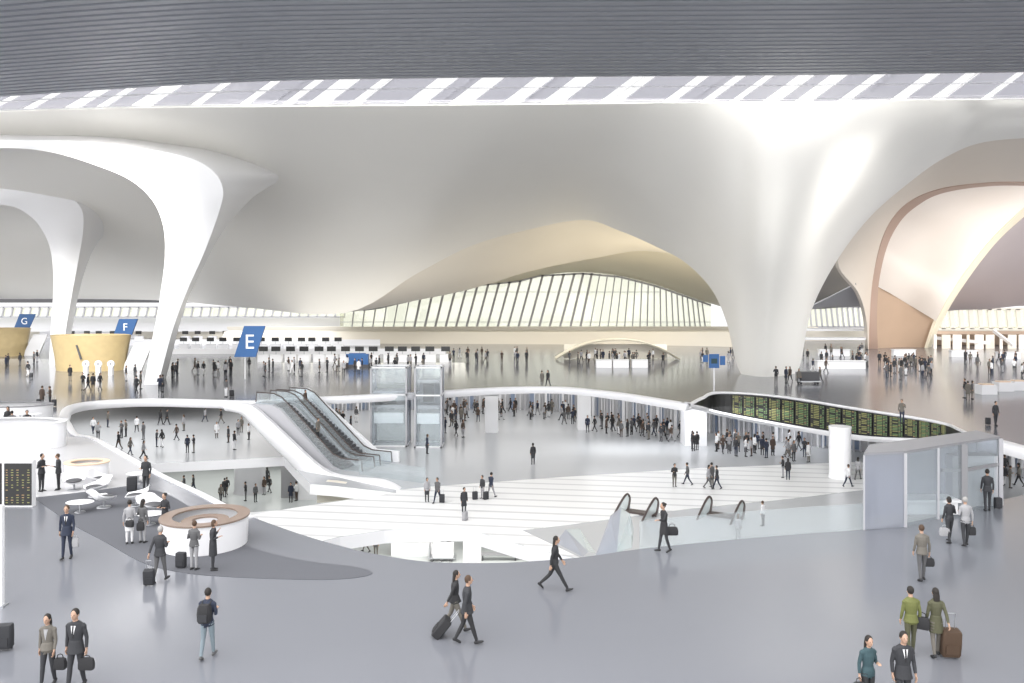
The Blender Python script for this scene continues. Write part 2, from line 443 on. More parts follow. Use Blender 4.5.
# screens with rows
N = len(T) - 1
def ev(t):
    k = t * N; i = min(int(k), N - 1); f = k - i
    return tube_t[i].lerp(tube_t[i + 1], f), tube_b[i].lerp(tube_b[i + 1], f)
t0, t1 = 2.25 / 7, 5.3 / 7; ns = 16
for s in range(ns):
    mb = MB()
    ta, tb = t0 + (t1 - t0) * (s + .04) / ns, t0 + (t1 - t0) * (s + .96) / ns
    q = []
    for t in (ta, tb):
        a, b = ev(t); q.append((a.lerp(b, .13), a.lerp(b, .90)))
    (a0, b0), (a1, b1) = q; y_ = Vector((0, -.02, 0))
    mb.add([a0 + y_, a1 + y_, b1 + y_, b0 + y_, a0 + sh, a1 + sh, b1 + sh, b0 + sh], [(0, 3, 2, 1), (4, 5, 6, 7), (0, 1, 5, 4), (1, 2, 6, 5), (2, 3, 7, 6), (3, 0, 4, 7)], 0)
    rows = 13
    for r in range(rows):
        v0, v1 = (r + .25) / rows, (r + .78) / rows
        for c0, c1, mi in ((.06, .2, 1), (.25, .62, 2 if (r * s) % 3 else 1), (.68, .8, 3 if (s + r) % 4 == 0 else 2), (.84, .95, 2)):
            if random.random() < .13: continue
            pts = []
            for u, v in ((c0, v0), (c1, v0), (c1, v1), (c0, v1)):
                pts.append(a0.lerp(a1, u).lerp(b0.lerp(b1, u), v) + Vector((0, -.03, 0)))
            mb.add(pts, [(0, 1, 2, 3)], mi)
    o = part(mb, 'screen', [M['black'], M['rowy'], M['rowg'], M['rowo']], fr)

# ================================================================== ROOF
# ribbed ceiling
def edge_y(x):
    P = [(-400, 125), (-100, 103), (0, 97), (100, 90), (200, 84), (300, 79.5), (500, 77), (800, 75), (1024, 72), (1300, 66)]
    for (a, ya), (b, yb) in zip(P[:-1], P[1:]):
        if x <= b: return ya + (yb - ya) * (x - a) / (b - a)
    return 66
ZC = 30.0
mb = MB(); rings = []
xs = list(range(-340, 1301, 40))
es = []
for x in xs:
    yy = sum(edge_y(x + k * 12) for k in range(-4, 5)) / 9
    d = (ZC - CH) * F / (HY - yy); es.append(Vector(((x - 512) * d / F, d, ZC)))
for k in range(26):
    for dy, dz in ((0, 0), (.62, .0), (.66, .5), (.98, .5)):
        rings.append([p - Vector((0, k * 1.0 + dy, -dz)) for p in es])
mb.loft(rings, 0, False, False)
xs_r = [20, 35, 50, 65, 80, 95, 110]  # unseen ceiling on the right, added to darken the near floor
mbr = MB(); rr = []
for k in range(48):
    for dy, dz in ((0, 0), (.62, 0), (.66, .5), (.98, .5)):
        rr.append([Vector((x, 48.5 - k - dy, ZC + dz)) for x in xs_r])
mbr.loft(rr, 0, False, False); mbr.loft([[Vector((x, 48.5, ZC + 1)) for x in xs_r], [Vector((x, .5, ZC + 1)) for x in xs_r]], 0, False, False)
struct(mbr, 'ceiling', M['ceil'])
top = [[p + Vector((0, 0, 1.0)) for p in rings[0]], [p + Vector((0, 0, .5)) for p in rings[-1]]]
mb.loft([rings[0], top[0], top[1], rings[-1]], 0, False, False)
struct(mb, 'ceiling', M['ceil'])

# main vault sweeping down into the central column
V = [
 [(-330, 125, 92), (-330, 175, 105), (-330, 230, 122), (-330, 275, 140), (-330, 301, 155)],
 [(-150, 117, 89), (-150, 170, 102), (-150, 225, 118), (-150, 270, 136), (-150, 300, 150)],
 [(0, 112, 85), (0, 165, 98), (0, 220, 115), (0, 268, 132), (0, 299, 148)],
 [(150, 108, 82), (150, 160, 95), (150, 215, 112), (150, 266, 130), (150, 300, 145)],
 [(260, 107, 80), (255, 155, 92), (250, 210, 108), (245, 268, 124), (240, 307, 138)],
 [(370, 106, 80), (360, 155, 92), (350, 210, 106), (345, 268, 120), (345, 313, 132)],
 [(440, 105.5, 80), (430, 150, 91), (423, 196, 103), (417, 240, 115), (416, 274, 127)],
 [(500, 105, 80), (490, 145, 90), (480, 183, 102), (474, 217, 114), (471, 246, 124)],
 [(550, 104.5, 80), (542, 140, 90), (535, 174, 101), (530, 204, 112), (527, 230, 122)],
 [(600, 104, 80), (595, 138, 89), (590, 168, 99), (586, 196, 110), (583, 220, 120)],
 [(640, 103.5, 80), (634, 142, 88), (628, 176, 97), (624, 205, 107), (620, 231, 116)],
 [(665, 103, 80), (662, 148, 87), (660, 187, 95), (658, 220, 104), (657, 247, 112)],
 [(690, 103, 80), (690, 152, 86), (690, 195, 93), (688, 233, 101), (686, 263, 108)],
 [(718, 102.5, 80), (720, 158, 84), (720, 210, 89), (717, 255, 96), (712, 290, 104)],
 [(740, 102, 80), (742, 165, 83), (740, 226, 87), (732, 280, 94), (727, 324, 102)],
 [(762, 102, 80), (764, 172, 81), (760, 240, 84), (749, 308, 92), (741, 374, 98.4)],
 [(790, 102, 80), (789, 175, 80), (782, 244, 83), (772, 312, 89), (768, 377, 94.5)],
 [(822, 101.5, 80), (818, 170, 81), (808, 236, 85), (799, 306, 92), (797, 373, 99.7)],
 [(858, 101, 80), (850, 155, 83), (837, 207, 87), (823, 256, 94), (811, 312, 103)],
 [(895, 100.5, 80), (888, 135, 83), (877, 170, 88), (860, 210, 94), (836, 262, 102)],
 [(925, 100, 80), (921, 126, 83), (913, 152, 87), (897, 180, 92), (870, 217, 98)],
 [(950, 100, 80), (948, 117, 82), (943, 136, 85), (933, 155, 89), (915, 178, 94)],
 [(972, 100, 80), (971, 111, 82), (968, 124, 84), (962, 137, 87), (948, 156, 91)],
 [(996, 99.5, 80), (996, 108, 81), (995, 119, 83), (993, 130, 85), (985, 142, 88)],
 [(1050, 99, 80), (1050, 107, 81), (1050, 117, 83), (1050, 127, 85), (1050, 137, 88)],
 [(1150, 97, 80), (1150, 105, 81), (1150, 114, 83), (1150, 124, 85), (1150, 134, 88)],
 [(1300, 93, 80), (1300, 101, 81), (1300, 111, 83), (1300, 120, 85), (1300, 130, 88)],
]
shell('roof_vault', [[Q(*p) for p in c] for c in V], M['vault'], 6, 6, .6)
# taupe fold and the shell behind it, yellow light put into its cream
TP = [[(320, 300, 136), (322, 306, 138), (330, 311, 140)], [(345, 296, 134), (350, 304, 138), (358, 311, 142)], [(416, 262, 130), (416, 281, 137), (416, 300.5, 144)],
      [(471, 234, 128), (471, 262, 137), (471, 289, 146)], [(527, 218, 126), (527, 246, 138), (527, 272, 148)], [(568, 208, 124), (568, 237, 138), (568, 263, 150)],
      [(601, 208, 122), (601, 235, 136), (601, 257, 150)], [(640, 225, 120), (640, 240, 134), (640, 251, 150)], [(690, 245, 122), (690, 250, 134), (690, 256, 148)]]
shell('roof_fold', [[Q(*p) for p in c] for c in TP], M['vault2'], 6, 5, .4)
CR = [[(330, 300, 150), (330, 308, 165), (330, 313, 183)], [(420, 285, 150), (420, 293, 165), (420, 297, 183)], [(470, 272, 150), (470, 281, 165), (470, 287, 183)], [(519, 255, 150), (519, 268, 165), (519, 281, 183)],
      [(545, 248, 150), (545, 262, 165), (545, 275, 183)], [(583, 243, 150), (583, 258, 165), (583, 272.5, 183)],
      [(620, 240, 150), (620, 260, 165), (620, 276.5, 183)], [(657, 240, 150), (657, 265, 165), (657, 286, 183)],
      [(694, 250, 150), (694, 277, 165), (694, 299, 183)], [(712, 262, 150), (712, 286, 165), (712, 304, 183)], [(760, 290, 150), (760, 305, 165), (760, 318, 183)]]
shell('roof_inner', [[Q(*p) for p in c] for c in CR], M['vault3'], 5, 5, .4)
# right-hand arch and shells
O = [(868, 349, 146), (866, 318, 140), (858, 292, 132), (838, 262, 124), (862, 218, 114), (898, 182, 106), (938, 155, 100), (980, 142, 94), (1030, 136, 92), (1150, 132, 92)]
I = [(869, 349, 150), (870, 318, 146), (873, 282, 142), (881, 245, 136), (892, 220, 130), (910, 202, 124), (938, 190, 120), (980, 184, 116), (1030, 183, 114), (1150, 190, 112)]
shell('roof_arch', [[Q(*a), Q((a[0] + b[0]) / 2, (a[1] + b[1]) / 2, (a[2] + b[2]) / 2), Q(*b)] for a, b in zip(O, I)], M['arch'], 6, 5, .5)
I2 = [(878, 349, 149), (877, 318, 146), (879, 282, 142), (887, 247, 137), (900, 222, 131), (917, 206, 125), (940, 194, 121), (980, 187, 117), (1030, 186, 115), (1150, 193, 113)]
shell('arch_reveal', [[Q(a[0] - .5, a[1], a[2] - .5), Q(*b)] for a, b in zip(I, I2)], M['rose'], 6, 2, .5)
# pearl panel funnel and its tan lower part
PL = [(878, 286, 146), (882, 262, 141), (888, 244, 138), (901, 219, 132), (918, 204, 126), (942, 192, 122), (984, 184, 118), (1032, 180, 116)]
PR = [(936, 321, 150), (946, 301, 147), (957, 283, 145), (972, 262, 142), (990, 240, 139), (1010, 220, 136), (1035, 199, 133), (1075, 175, 130)]
shell('luminous_shell', [[Q(*a), Q((a[0] + b[0]) / 2, (a[1] + b[1]) / 2, (a[2] + b[2]) / 2 + 3), Q(*b)] for a, b in zip(PL, PR)], M['panel'], 6, 6, .4)
TL = [(877.5, 349, 151), (877, 318, 149), (878, 286.5, 147)]; TR = [(927, 349, 153), (931, 333, 152), (937, 319.5, 151)]
shell('tan_surface', [[Q(*a), Q((a[0] + b[0]) / 2, (a[1] + b[1]) / 2, (a[2] + b[2]) / 2 + 2), Q(*b)] for a, b in zip(TL, TR)], M['tan'], 5, 5, .4)
E1 = [(927, 349, 152), (932, 333, 151), (937, 320, 150), (947, 301, 147), (958, 283, 145), (973, 262, 142), (991, 240, 139), (1011, 220, 136), (1036, 199, 133), (1076, 175, 130)]
E2 = [(931, 349, 156), (937, 333, 155), (943, 320, 154), (953, 302, 152), (964, 285, 150), (979, 264, 148), (997, 242, 146), (1017, 223, 144), (1042, 203, 142), (1080, 180, 140)]
shell('arch_edge', [[Q(*a), Q(*b)] for a, b in zip(E1, E2)], M['vault3'], 6, 2, .5)
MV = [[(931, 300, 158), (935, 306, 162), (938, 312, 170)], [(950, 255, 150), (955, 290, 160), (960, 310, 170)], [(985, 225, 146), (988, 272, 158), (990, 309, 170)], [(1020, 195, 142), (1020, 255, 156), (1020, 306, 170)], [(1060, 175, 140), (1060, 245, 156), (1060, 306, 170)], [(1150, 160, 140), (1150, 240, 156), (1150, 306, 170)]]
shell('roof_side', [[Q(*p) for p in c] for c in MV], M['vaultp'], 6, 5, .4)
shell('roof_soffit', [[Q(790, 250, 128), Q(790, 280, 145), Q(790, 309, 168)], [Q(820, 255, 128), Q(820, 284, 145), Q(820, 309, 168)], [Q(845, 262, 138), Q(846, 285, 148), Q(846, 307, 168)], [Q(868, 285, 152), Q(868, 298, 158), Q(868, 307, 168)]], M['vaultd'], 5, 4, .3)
shell('roof_gusset', [[Q(806, 309, 140), Q(806, 309.5, 141), Q(806, 310, 142)], [Q(830, 297, 136), Q(830, 303, 138), Q(832, 307, 141)], [Q(856, 284, 131), Q(860, 296, 136), Q(866, 307, 141)]], M['lgrey'], 4, 3, .2)

# ---- skylight strip between the ribbed ceiling and the vault
vt = spline([Q(*c[0]) for c in V], 6)
mbg = MB(); mbf = MB(); xs2 = [x * 1.0 for x in range(-320, 1290, 24)]
def topv(px):
    for a, b in zip(vt[:-1], vt[1:]):
        xa, xb = a.x / a.y * F + 512, b.x / b.y * F + 512
        if xa <= px <= xb: return a.lerp(b, (px - xa) / (xb - xa))
    return vt[0] if px < 0 else vt[-1]
def cedge(px):
    yy = sum(edge_y(px + k * 12) for k in range(-4, 5)) / 9; d = (ZC - CH) * F / (HY - yy)
    return Vector(((px - 512) * d / F, d, ZC + .4))
ra, rb = [cedge(x) for x in xs2], [topv(x) + Vector((0, .2, .1)) for x in xs2]
srnd = random.Random(5); q = -310.0; kk = 0
while q < 1240:
    wd = srnd.uniform(9, 24) if kk % 2 else srnd.uniform(14, 44)
    A2, B2, C2, D2 = cedge(q + 24), cedge(q + wd + 24), topv(q + wd - 18) + Vector((0, .2, .1)), topv(q - 18) + Vector((0, .2, .1))
    dz = Vector((0, .05, .1))
    mbg.add([A2, B2, C2, D2, A2 + dz, B2 + dz, C2 + dz, D2 + dz], [(0, 1, 2, 3), (7, 6, 5, 4), (0, 4, 5, 1), (1, 5, 6, 2), (2, 6, 7, 3), (3, 7, 4, 0)], kk % 2)
    q += wd; kk += 1
for k in range(3):
    t = (.12, .45, .92)[k]
    for i in range(len(ra) - 1):
        mbf.bar(ra[i].lerp(rb[i], t), ra[i + 1].lerp(rb[i + 1], t), .10, .12)
for px in range(-300, 1260, 84):
    a = cedge(px + 26 + (px % 5)); b = topv(px - 16)
    mbf.bar(a + Vector((0, 0, .3)), b + Vector((0, 0, .3)), .22, .2, mi=1)
win = struct(mbg, 'window_1', [M['glasst'], M['glassc']])
o = mbf.build('window_frame', [M['offw'], M['fin']]); o.parent = win

# ---- left arched columns (one continuous volume each)
def archcol(name, rowsA, d0, d1, depth, label):
    n = len(rowsA); A = []; Bp = []; C = []; D = []
    for i, (a, b, c) in enumerate(rowsA):
        t = i / (n - 1); d = d0 + (d1 - d0) * t ** .7
        A.append(Q(*a, d)); Bp.append(Q(*b, d))
        dc = d + depth * (1 - t) ** 1.3 + 7 * t; C.append(Q(*c, dc)); D.append(Q(a[0] + 1, a[1] + (-1 if i < n / 2 else 0), dc))
    # foot on the floor
    for P in (A, Bp, C, D): P[-1].z = 0
    A, Bp, C, D = [spline(P, 6) for P in (A, Bp, C, D)]
    rings = []
    for a, b, c, d in zip(A, Bp, C, D):
        ab = a.lerp(b, .5); ab.y -= (a - b).length * .06
        bc = b.lerp(c, .5)
        rings.append([a, a.lerp(ab, .55) , ab, b.lerp(ab, .55), b, b.lerp(bc, .5), bc, c.lerp(bc, .5), c, d])
    mb = MB(); mb.loft(rings, 0, True, True)
    o = mb.build(name, M['column'], None, 32)
    return tag(o, label, 'column', 'arched columns on the left')
archcol('arched_column', [((-90, 152), (-90, 138), (-60, 125)), ((0, 148), (0, 140), (20, 126)), ((50, 152), (80, 142), (130, 126)), ((95, 165), (145, 149), (190, 135)), ((130, 180), (190, 158), (245, 146)),
    ((152, 200), (214, 172), (290, 171)), ((163, 225), (223, 190), (268, 187)), ((165, 255), (219, 212), (250, 200)), ((161, 290), (204, 253), (224, 230)), ((156, 320), (187, 291), (204, 266)), ((150, 350), (172, 332), (184, 310)), ((144, 385), (158, 385), (166, 377))],
    80, 86, 32, 'largest white arched column with its foot left of the blue E sign')
archcol('arched_column', [((-90, 222), (-90, 190), (-60, 178)), ((-20, 207), (-20, 188), (10, 177)), ((10, 206), (25, 188), (55, 178)), ((30, 216), (52, 190), (105, 183)), ((42, 230), (70, 198), (158, 200)), ((50, 248), (82, 210), (135, 211)),
    ((53, 270), (83, 232), (108, 231)), ((53, 295), (78, 262), (91, 255)), ((51, 325), (70, 305), (78, 297)), ((49, 365), (60, 365), (67, 361))], 102, 112, 24, 'second white arched column rising behind the gold-clad island')
archcol('arched_column', [((-150, 250), (-150, 222), (-100, 205)), ((-90, 240), (-80, 212), (-30, 200)), ((-55, 245), (-40, 215), (30, 210)), ((-42, 258), (-22, 225), (56, 234)), ((-36, 275), (-14, 245), (18, 245)), ((-34, 300), (-16, 275), (0, 272)), ((-36, 352), (-25, 352), (-18, 349))],
    128, 140, 14, 'farthest arched column, only its curved grey flank showing at the left edge')

# ---- far wall, window wall, ledge
WD = 182.0
def PW(px, py, d=WD): return Q(px, py, d)
mb = MB()
# sill wall and ledge, curved in plan
led = spline([Q(x, 326.5, d) for x, d in ((-330, 200), (0, 196), (200, 190), (300, 186), (450, 182), (600, 180), (700, 176), (760, 172), (830, 180), (1000, 190), (1300, 200))], 5)
rings = [[p, p + Vector((0, -1.2, 0)), p + Vector((0, -1.2, -.5)), Vector((p.x, p.y - .6, -0.0)), Vector((p.x, p.y + .8, 0)), p + Vector((0, .8, 0))] for p in led]
mb.loft(rings, 0, True, True); struct(mb, 'wall_back', M['beige'], 40)
mb = MB(); l2 = spline([Q(x, 334, d) for x, d in ((225, 172), (330, 170), (450, 168), (600, 165), (700, 160), (745, 155))], 5)
mb.loft([[p + Vector((0, 3, .6)), p + Vector((0, -.6, .5)), p + Vector((0, -.9, .0)), Vector((p.x, p.y - 2.5, 0)), Vector((p.x, p.y + 3, 0))] for p in l2], 0, True, True)
struct(mb, 'wall_terrace', M['beige'], 50)
# window wall 2: leaning mullions like a fan
def wtop(x):
    P = [(330, 312), (375, 309), (416, 299.5), (471, 286), (519, 281.5), (538, 276), (583, 273.5), (620, 277), (657, 286.5), (694, 299.5), (707, 303.5), (712, 306)]
    for (a, ya), (b, yb) in zip(P[:-1], P[1:]):
        if x <= b: return ya + (yb - ya) * (x - a) / (b - a)
    return 306
mbg = MB(); mbf = MB(); xw = list(range(340, 711, 10)) + [711]
mbg.loft([[Q(x, 326.5, WD), Q(x, wtop(x) - 2, WD), Q(x, wtop(x) - 2, WD + .2), Q(x, 326.5, WD + .2)] for x in xw], 0, True, True)
x = 352.0
while x < 708:
    lean = 9 - 14 * max(0, (x - 560) / 150) ** 1 if x > 560 else 9
    if x < 450: lean = 9 - (450 - x) * .05
    yt = wtop(min(max(x + lean * (326 - wtop(x)) / 48, 340), 710))
    fx = x + lean * (326 - yt) / 48 * 1.5
    mbf.bar(Q(x, 327, WD - .4), Q(fx, yt - 1, WD - .4), .2, .5)
    x += 10.4 if x < 560 else max(5.0, 10.4 - (x - 560) * .04)
for yy in (292, 322):
    seg = [q for q in xw if wtop(q) < yy - 1]
    for a, b in zip(seg[:-1], seg[1:]): mbf.bar(Q(a, yy, WD - .3), Q(b, yy, WD - .3), .12, .12)
for a, b in zip(xw[:-1], xw[1:]): mbf.bar(Q(a, wtop(a), WD - .3), Q(b, wtop(b), WD - .3), .4, .4)
w2 = struct(mbg, 'window_2', M['glassw']); o = mbf.build('window_frame', M['lgrey']); o.parent = w2
# window strips left and right
def strip(n, x0, x1, y0, y1, d, step, lean=3, glass='glassw', fm='lgrey', w=.3):
    g = MB(); f = MB()
    g.loft([[Q(x, y1, d), Q(x, y0, d), Q(x, y0, d + .2), Q(x, y1, d + .2)] for x in (x0, x1)], 0, True, True)
    x = x0
    while x <= x1: f.bar(Q(x, y1, d - .3), Q(x + lean, y0, d - .3), w, .4); x += step
    f.bar(Q(x0, y0, d - .3), Q(x1, y0, d - .3), .4, .4); f.bar(Q(x0, y1, d - .3), Q(x1, y1, d - .3), .4, .4)
    a = struct(g, 'window_%d' % n, M[glass]); b = f.build('window_frame', M[fm]); b.parent = a
strip(3, -250, 345, 307, 317, 186, 9, 2)
strip(4, 790, 872, 307, 327, 178, 5.4, -2)
strip(5, 934, 1200, 309, 329, 178, 9.5, -2, 'glassw', 'beige', .9)
# solid wall above the left strip, behind the vault
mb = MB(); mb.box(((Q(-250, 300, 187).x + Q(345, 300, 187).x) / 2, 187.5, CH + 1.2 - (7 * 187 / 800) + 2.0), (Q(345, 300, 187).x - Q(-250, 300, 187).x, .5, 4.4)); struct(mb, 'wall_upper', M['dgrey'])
mb = MB(); mb.box(((Q(-250, 300, 188).x + Q(345, 300, 188).x) / 2, 188, 3.4), (Q(345, 300, 187).x - Q(-250, 300, 187).x, .5, 3.4)); struct(mb, 'wall_upper', M['offw'])
# ================================================================== FIXTURES
Z = Vector((0, 0, 1))
# ---- escalator bank from the upper to the middle level
Tt, Bb = G(283, 401, 0), G(366, 466, L1)
hd = Vector((Bb.x - Tt.x, Bb.y - Tt.y, 0)); run = hd.length; hd.normalize(); nn = Vector((-hd.y, hd.x, 0))
if nn.y < 0: nn = -nn
def escalator(origin, h, width, drop, length, label, group):
    """h = horizontal direction of travel downwards; origin = top landing centre; local frame = world axes"""
    e = empty('escalator', origin, label, 'escalator', group)
    n = Vector((-h.y, h.x, 0)); 
    ls, le = 1.6, 1.6
    def path(off, dz, ext=0.0):
        return [h * (-ext) + n * off + Z * dz, h * ls + n * off + Z * dz, h * (ls + .9) + n * off + Z * (dz - .28), h * (length - le - .9) + n * off + Z * (dz - drop + .28), h * (length - le) + n * off + Z * (dz - drop), h * (length + ext) + n * off + Z * (dz - drop)]
    mb = MB(); ns = 22; a, b = h * ls, h * (length - le) - Z * drop
    rings = []
    hw = width / 2 - .2
    for i in range(ns):
        p = a.lerp(b, i / ns); q = a.lerp(b, (i + 1) / ns)
        for pt in (p, Vector((q.x, q.y, p.z))):
            rings.append([pt - n * hw, pt + n * hw, pt + n * hw - Z * .35, pt - n * hw - Z * .35])
    mb.loft(rings, 0, True, True); part(mb, 'steps', M['step'], e)
    for s in (-1, 1):
        mb = MB(); P = path(s * (width / 2 - .1), 0, .5)
        mb.loft([[p + n * .03 * s - Z * .1, p - n * .03 * s - Z * .1, p - n * .03 * s + Z * .9, p + n * .03 * s + Z * .9] for p in P], 0, True, True)
        bal = part(mb, 'balustrade', M['glass'], e)
        mb = MB(); P2 = [P[0] + Z * .1] + [p + Z * .95 for p in P] + [P[-1] + Z * .1]
        P2[1] = P2[1] + h * .1; P2[-2] = P2[-2] - h * .1
        mb.tube(P2, .055, 8); part(mb, 'handrail', M['rail'], bal, 60)
        mb = MB(); P3 = path(s * (width / 2), -.05, .6)
        mb.loft([[p + n * .16, p - n * .16, p - n * .16 - Z * 1.5, p + n * .16 - Z * 1.5] for p in P3], 0, True, True)
        part(mb, 'side_panel', M['lgrey'], e)
    for p in (h * .5, h * (length - .5) - Z * drop):
        mb = MB(); mb.box(p + Z * .0, (2.0, width - .3, .08), math.atan2(h.y, h.x)); part(mb, 'landing_plate', M['metal'], e)
    return e
ln = run + 1.4
escalator(Tt - hd * .7 - nn * 1.25, hd, 1.9, 5.0, ln, 'nearer escalator of the descending bank, beside the white curved beam', 'escalators down to the middle level')
escalator(Tt - hd * .7 + nn * 1.25, hd, 1.9, 5.0, ln, 'farther escalator of the bank, behind its twin, with a person near its top', 'escalators down to the middle level')
# white curved side beam
tpx = [(225, 402), (240, 403.5), (252.5, 407), (267, 419), (287, 438), (306, 456), (321, 468.5), (335, 475.5), (357, 479), (379, 481), (392, 485), (402, 491)]
bpx = [(225, 411), (236, 413), (244, 417), (260, 434), (282, 456), (299, 474), (309, 486), (322, 486), (345, 485.5), (370, 488), (390, 491.5), (402, 493)]
def beam(tpx, bpx, name, thick=.7, dfun=None):
    mb = MB(); T = spline([Q(x, y, dfun(x)) for x, y in tpx], 5); B = spline([Q(x, y, dfun(x)) for x, y in bpx], 5)
    rings = []
    for t, b in zip(T, B):
        m = t.lerp(b, .5) + Vector((-.1, -.18, 0))
        rings.append([t + Vector((0, thick, 0)), t + Vector((0, .08, .0)), t.lerp(m, .3) + Vector((0, -.05, 0)), m, b.lerp(m, .3) + Vector((0, -.05, 0)), b + Vector((0, .08, 0)), b + Vector((0, thick, 0))])
    mb.loft(rings, 0, True, True); return struct(mb, name, M['white'], 50)
beam(tpx, bpx, 'trim_5', .8, lambda x: 71.5 - (x - 225) * (12.2 / 177))
# far outer rail of the bank
mb = MB(); P = [Tt - hd * .7 + nn * 2.5, Tt + hd * .7 + nn * 2.5, Bb - hd * .8 + nn * 2.5, Bb + hd * 1.6 + nn * 2.5 ]
P[2].z = P[3].z = L1
mb.loft([[p + Z * .95, p + nn * .2 + Z * .95, p + nn * .2 - Z * .1, p - Z * .1] for p in P], 0, True, True); struct(mb, 'trim_6', M['white'])
mb = MB(); a = Bb + hd * 1.5 - nn * 2.9; b = Bb + hd * 8 - nn * 3.2
for z in (a, b): z.z = L1
mb.bar(a + Z * .6, b + Z * .6, .06, 1.2); struct(mb, 'glass_screen', M['glass'])

# ---- lift towers in the middle of the void
def lift(px0, px1, yb, z0, ytop, depth, label, cab=(.35, .6), cabin=True, sill=None):
    p = G((px0 + px1) / 2, yb, z0); w = (px1 - px0) * p.y / F; zt = CH - (ytop - HY) * p.y / F - z0
    e = empty('glass_lift', p, label, 'lift', 'glass lift towers in the void')
    hw, dp = w / 2, depth
    for sx in (-1, 1):
        for sy in (0, 1):
            mb = MB(); mb.box((sx * (hw - .08), .08 + sy * (dp - .16), zt / 2), (.16, .16, zt)); part(mb, 'post', M['lgrey'], e)
    for z in (0.07, 5.0, zt - .07):
        mb = MB(); rg = []
        for x_, y_ in ((-hw, 0), (hw, 0), (hw, dp), (-hw, dp), (-hw, 0)):
            ix, iy = x_ - .12 * (1 if x_ > 0 else -1), y_ + .12 * (1 if y_ == 0 else -1)
            rg.append([Vector((x_, y_, z - .07)), Vector((ix, iy, z - .07)), Vector((ix, iy, z + .07)), Vector((x_, y_, z + .07))])
        mb.loft(rg, 0, True, False); part(mb, 'frame', M['white'], e)
    mb = MB(); mb.box((0, .08, zt / 2), (w - .3, .03, zt - .2)); part(mb, 'glass_pane', M['glass'], e)
    mb = MB(); mb.box((0, dp - .08, zt / 2), (w - .3, .03, zt - .2)); part(mb, 'glass_pane', M['glass'], e)
    for sx in (-1, 1):
        mb = MB(); mb.box((sx * (hw - .06), dp / 2, zt / 2), (.03, dp - .3, zt - .2)); part(mb, 'glass_pane', M['frost'], e)
    if cabin:
        mb = MB(); z0c = zt * cab[0]; z1c = zt * cab[1]
        mb.box((0, dp / 2, z0c), (w - .6, dp - .5, .3)); mb.box((0, dp / 2, z1c), (w - .6, dp - .5, .25)); mb.box((0, dp - .5, (z0c + z1c) / 2), (w - .6, .1, z1c - z0c))
        cb_ = part(mb, 'cabin', [M['lgrey']], e)
        mb = MB(); mb.box((0, .6, (z0c + z1c) / 2 + .1), (w * .38, .1, (z1c - z0c) * .7)); part(mb, 'cabin_door', M['dgrey'], cb_)
    mb = MB(); mb.box((0, .3, zt * .36), (w * .8, .3, zt * .13)); part(mb, 'landing_front', M['white'], e)
    return e
lift(370, 407, 447, L1, 367, 3.0, 'left and wider glass lift tower rising beside the escalator bank', (.5, .68))
lift(414, 442, 448, L1, 367, 2.6, 'right and narrower glass lift tower in the void', (.5, .82))
# big glass lift lobby at the right end of the void
p0 = G(864, 530, 0)
e = empty('glass_lift_lobby', G(930, 521, 0), 'large grey glass lift enclosure at the right end of the void', 'lift enclosure')
def q0(px, py): return G(px, py, 0) - e.location
A_, B_, C_, D_ = q0(864, 530), q0(905, 527), q0(1000, 505), q0(890, 505)
H1 = 2.95
def wallseg(a, b, h, mat, name, z=0, th=.05):
    mb = MB(); mb.bar(Vector((a.x, a.y, z + h / 2)), Vector((b.x, b.y, z + h / 2)), th, h); return part(mb, name, mat, e)
wallseg(A_, B_, H1, M['frost'], 'glass_pane'); 
E_ = q0(963, 513); 
wallseg(B_, E_, H1, M['glass'], 'glass_pane'); wallseg(E_, C_, H1, M['glass'], 'glass_pane')
F_ = A_ + Vector((1.0, 1.8, 0)); G_ = C_ + Vector((-.1, 1.6, 0))
wallseg(F_, G_, H1, M['frost'], 'glass_pane'); wallseg(A_, F_, H1, M['frost'], 'glass_pane'); wallseg(C_, G_, H1, M['frost'], 'glass_pane')
for p, w in ((A_, .06), (B_, .12), (E_, .26), (C_, .18), (F_, .1), (G_, .14), (B_.lerp(E_, .55), .10)):
    mb = MB(); mb.box((p.x, p.y, H1 / 2), (w, w, H1)); part(mb, 'post', M['lgrey'] if w < .2 else M['mgrey'], e)
mb = MB()
P = [A_, B_, E_, C_, G_, F_]
mb.prism([[(p.x, p.y) for p in P]], H1 - .02, H1 + .10); part(mb, 'roof', M['mgrey'], e)
mb = MB(); mb.bar(E_ + Z * (H1 * .62), C_ + Z * (H1 * .62), .08, .14); mb.bar(E_ + Z * (H1 * .62) + Vector((-.9, 0, 0)), E_ + Z * (H1 * .62), .08, .14); part(mb, 'rail', M['mgrey'], e)
mb = MB(); m_ = E_.lerp(C_, .5) + Vector((0, .95, 0)); mb.box((m_.x, m_.y, 1.1), (2.0, .9, 2.2)); part(mb, 'cabin', M['lgrey'], e)
mb = MB(); m_ = B_.lerp(E_, .5) + Vector((0, .9, 0)); mb.box((m_.x, m_.y, .35), (2.4, .9, .5)); mb.box((m_.x, m_.y, .66), (2.6, 1.1, .1)); part(mb, 'bench', M['offw'], e)

